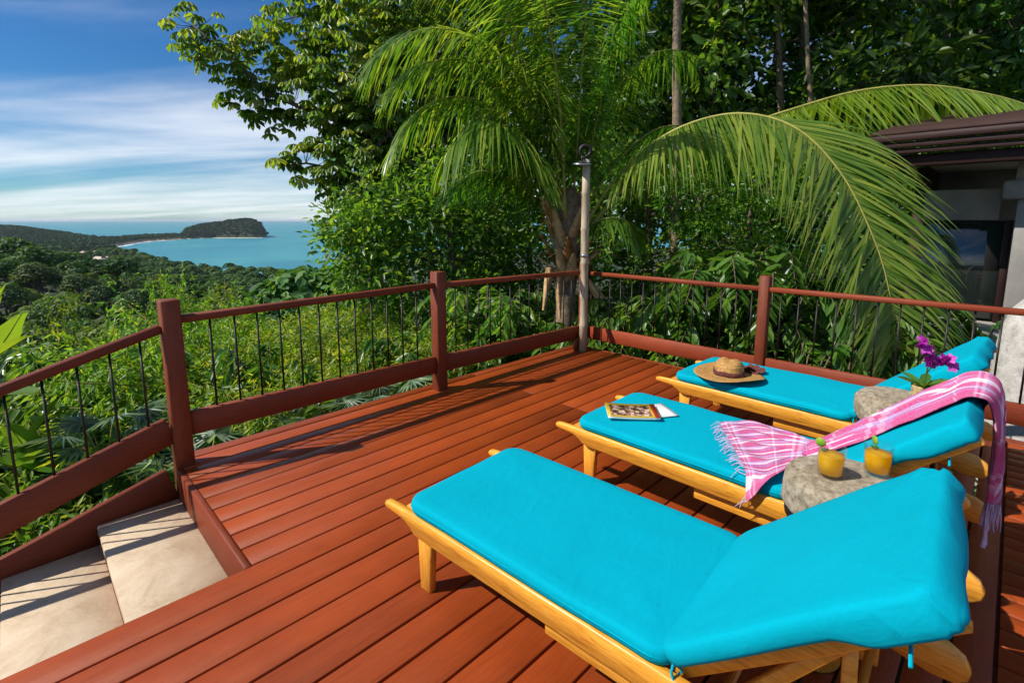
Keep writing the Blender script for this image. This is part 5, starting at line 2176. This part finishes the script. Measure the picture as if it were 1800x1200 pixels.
for px_, D_, ty_, w_, lm_, Ll_, lab in ((350, 7.0, 600, .9, L_BROAD, .2, 'round leafy shrub right of the tall corner post, among bamboo'), (470, 6.6, 610, .8, L_GLOSS, .22, 'glossy broad-leaved shrub in the middle of the bamboo thicket'),
                                       (600, 7.0, 600, .9, L_BROAD, .18, 'leafy green shrub behind the long railing panel'), (735, 6.9, 590, .9, L_GLOSS, .2, 'glossy shrub behind the middle railing post'),
                                       (410, 5.5, 690, .7, L_BANANA, .22, 'light green broad-leaved shrub low under the long railing'), (540, 5.4, 680, .7, L_BROAD, .18, 'leafy shrub low under the railing centre'),
                                       (240, 7.2, 590, .9, L_BROAD, .2, 'leafy shrub seen above the stair handrail near the post'), (120, 7.4, 600, 1.0, L_GLOSS, .24, 'glossy shrub above the middle of the stair handrail'),
                                       (30, 7.6, 590, 1.0, L_BROAD, .26, 'broad-leaved shrub above the stair handrail at the left edge')):
    shrub(lab, px_, D_, ty_, w_, 44, lm_, Ll_, Ll_ * .42, group='shrubs below the railing')

# fan palms and low ground plants along the deck edge
def fan_palm(label, base, n, h, Lf=.34):
    t = thing('fan_palm', label, 'plant', base, 0, 'fan palms along the deck edge')
    for i in range(n):
        a = i * 2.4 + rng.random()
        d = RT * math.cos(a) + FW * math.sin(a)
        p = base + d * rng.uniform(.12, .4) + UP * h * rng.uniform(.5, 1)
        g = G()
        tube(g, spline([base, (base + p) / 2 + UP * .08, p], 8), np.linspace(.008, .004, 8), 4, 1, cap=False)
        k = 18
        ph = np.linspace(-2.2, 2.2, k)
        e1 = nrm(d + UP * .25)
        e2 = nrm(np.cross(UP, d))
        dd = e1 * np.cos(ph)[:, None] + e2 * np.sin(ph)[:, None] - UP * .12 * np.abs(ph)[:, None]
        leaves(g, np.tile(p, (k, 1)), dd, np.tile(UP - d * .3, (k, 1)), Lf * (.8 + .2 * np.cos(ph)), .035, T_BLADE, rng.random(k), 0)
        part_of(t, g, 'fan_leaf', [L_GREY, M_RACHIS])
    return t


for px_, D_, n_, h_, lab in ((640, 5.3, 12, .75, 'silvery fan palm beneath the railing left of the middle post'), (700, 5.5, 10, .8, 'silvery fan palm close to the middle post'),
                             (560, 5.0, 10, .7, 'silvery fan palm under the long left railing panel'), (180, 4.6, 9, .75, 'silvery fan palm beside the stair stringer'),
                             (360, 4.4, 8, .6, 'small fan palm beside the tall corner post')):
    b_ = at(px_, 760, D_)
    b_[2] = -1.05
    fan_palm(lab, b_, n_, h_)

g = G()
n_ = 15000
u_ = rng.random(n_)
# ground cover in the strip just outside the two railings and the stairs
A = np.column_stack([rng.uniform(-2.5, 6.2, n_), 3.85 + 2.8 * rng.random(n_) ** 1.3])
B = np.column_stack([4.95 + 2.3 * rng.random(n_) ** 1.2, rng.uniform(-1.8, 4.2, n_)])
Q = np.where((u_ < .6)[:, None], A, B)
zg = ground_z(Q @ RT[:2], Q @ FW[:2])
zt = np.where(Q[:, 1] > 3.75, -1.0, -.62) - .10 * np.maximum(0, Q[:, 1] - 3.8)
hz = zg + (zt - zg) * rng.random(n_) ** .6
P_ = np.column_stack([Q, hz])
dd = nrm(rng.normal(size=(n_, 3)) + UP * .35)
leaves(g, P_, dd, nrm(UP + rng.normal(size=(n_, 3)) * .5), rng.uniform(.09, .2, n_), rng.uniform(.04, .085, n_), T_OVAL, rng.random(n_))
o = g.build('ground_cover', L_BROAD)
tag(o, 'leafy green ground cover along the outside of the deck', 'ground cover', kind='stuff')


# ------------------------------------------------------------------ the forest below: single trees near, one mass beyond
def forest_proto(R0, H, nb, nq, lo, hi):
    """crown quads and trunk of a canopy tree, origin on the ground"""
    cs = []
    for i in range(nb):
        a = i * 2.4
        rad = R0 * .62 * math.sqrt((i + .3) / nb)
        cs.append((math.cos(a) * rad, math.sin(a) * rad, H - R0 * .55 * (rad / R0) ** 2 * 2 - rng.uniform(.2, 1.2), R0 * rng.uniform(.3, .46)))
    P, O = [], []
    for (x, y, z, r) in cs:
        d = rand_dirs(nq // nb)
        d[:, 2] = np.where(d[:, 2] < -.3, -d[:, 2], d[:, 2])
        P.append(np.array((x, y, z)) + d * r * (.75 + .3 * rng.random((len(d), 1))) * np.array((1, 1, .75)))
        O.append(d)
    P, O = np.concatenate(P), np.concatenate(O)
    n = len(P)
    up = nrm(O * .9 + rand_dirs(n) * .55 + UP * .25)
    d = nrm(np.cross(up, rand_dirs(n)))
    L = rng.uniform(lo, hi, n)
    r = np.clip(np.repeat(rng.random(nb), nq // nb)[:n] * .55 + rng.random(n) * .45, 0, 1)
    return P - d * L[:, None] * .5, d, up, L, L * .75, r


def forest_points(sp, D0, D1_, k0, k1, jit=.42):
    out = []
    D = D0
    while D < D1_:
        n = int((k1 - k0) * D / sp) + 1
        for i in range(n):
            k = k0 + (k1 - k0) * (i + .5 + rng.uniform(-jit, jit)) / n
            dd = D + rng.uniform(-jit, jit) * sp
            out.append((k * dd, dd))
        D += sp * .9
    out = np.array(out)
    z = ground_z(out[:, 0], out[:, 1])
    return np.column_stack([out, z])


fp = forest_points(8.6, 36, 900, -1.14, -.30)
fp = fp[fp[:, 2] > SEA + 2.2]
order = np.argsort(np.hypot(fp[:, 0], fp[:, 1]))
fp = fp[order]
near_f, rest_f = fp[:290], fp[290:]
fprotos = []
for (R0, H, nb) in ((5.6, 12.5, 15), (4.8, 10.5, 12), (6.4, 14.5, 17), (4.4, 13.0, 11)):
    t = link('canopy_tree', None)
    g = G()
    tube(g, [(0, 0, -1), (.2, .1, H * .5), (.1, -.1, H * .9)], [.34, .26, .12], 7)
    for a in range(6):
        c_, s_ = math.cos(a * 1.05), math.sin(a * 1.05)
        tube(g, [(.15, 0, H * .55), (c_ * R0 * .35, s_ * R0 * .35, H * .72), (c_ * R0 * .6, s_ * R0 * .6, H * .82)], [.13, .09, .04], 5, cap=False)
    g.build('trunk', M_BARK, t)
    g = G()
    P, d, up, L, W, r = forest_proto(R0, H, nb, 2600, .45, .95)
    leaves(g, P, d, up, L, W, T_OVAL, r)
    g.build('crown', L_FAR, t)
    fprotos.append(t)
used = set()
for i, (x_, y_, z_) in enumerate(near_f):
    pi_ = int(rng.integers(0, 4))
    sc_ = rng.uniform(.75, 1.2)
    loc = vw(x_, y_, z_)
    if pi_ not in used:
        used.add(pi_)
        o = fprotos[pi_]
        o.location, o.rotation_euler.z, o.scale = loc, rng.random() * 6.28, (sc_,) * 3
    else:
        o = dup(fprotos[pi_], loc, rng.random() * 6.28, None, sc_)
    tag(o, 'round-crowned tree in the forest canopy sloping down to the bay', 'tree', 'forest trees between deck and bay')


def forest_mass(name, pts, protos_, s0, s1, label, lm_):
    g = G()
    ids = rng.integers(0, len(protos_), len(pts))
    for k_, (P, d, up, L, W, r) in enumerate(protos_):
        Q = pts[ids == k_]
        n, m_ = len(Q), len(P)
        if n == 0:
            continue
        a = rng.random(n) * 6.28
        s = rng.uniform(s0, s1, n)
        ca, sa = np.cos(a), np.sin(a)

        def rot_(V):
            return np.stack([V[None, :, 0] * ca[:, None] - V[None, :, 1] * sa[:, None], V[None, :, 0] * sa[:, None] + V[None, :, 1] * ca[:, None], np.broadcast_to(V[None, :, 2], (n, m_))], -1)
        base_ = Q[:, :1] * RT + Q[:, 1:2] * FW + Q[:, 2:] * UP
        PP = rot_(P) * s[:, None, None] + base_[:, None]
        tone = rng.random(n)[:, None] * .5 - .25
        leaves(g, PP.reshape(-1, 3), rot_(d).reshape(-1, 3), rot_(up).reshape(-1, 3), np.outer(s, L).ravel(), np.outer(s, W).ravel(), T_BLADE if m_ < 80 else T_OVAL,
               np.clip((r[None] * .8 + .1 + tone), 0, 1).ravel())
    tag(g.build(name, lm_), label, 'forest', kind='stuff')


mids = [forest_proto(R0, H, nb, 260, 1.1, 2.0) for R0, H, nb in ((5.6, 12.5, 11), (4.8, 10.5, 9), (6.4, 14.5, 12))]
forest_mass('forest', rest_f, mids, .75, 1.2, 'green forest canopy reaching down to the beach', L_FAR)
far = forest_points(10.5, 900, 2300, -1.2, -.485)
far = far[far[:, 2] > SEA + 1.9]
fars = [forest_proto(R0, H, nb, 70, 2.6, 4.4) for R0, H, nb in ((7.0, 11, 5), (6, 9, 4))]
forest_mass('headland_forest', far, fars, .8, 1.25, 'forest covering the distant headland and rounded point', L_HEAD)
print('forest', len(near_f), len(rest_f), len(far))


# ------------------------------------------------------------------ sea air: thin haze over the whole view
def build_haze():
    m = bpy.data.materials.new('sea air')
    m.use_nodes = True
    nd, lk = m.node_tree.nodes, m.node_tree.links
    nd.clear()
    out = nd.new('ShaderNodeOutputMaterial')
    v = nd.new('ShaderNodeVolumePrincipled')
    v.inputs['Color'].default_value = (.80, .90, 1.0, 1)
    v.inputs['Density'].default_value = .000035
    v.inputs['Anisotropy'].default_value = .2
    lk.new(v.outputs[0], out.inputs['Volume'])
    g = G()
    r_ = 43000
    g.add([(x * r_, y * r_, z) for z in (SEA - 75, 40) for x, y in ((-1, -1), (1, -1), (1, 1), (-1, 1))],
          [[3, 2, 1, 0], [4, 5, 6, 7], [0, 1, 5, 4], [1, 2, 6, 5], [2, 3, 7, 6], [3, 0, 4, 7]])
    tag(g.build('haze', m), 'thin blue sea haze filling the air over bay and forest', 'haze', kind='stuff')


build_haze()
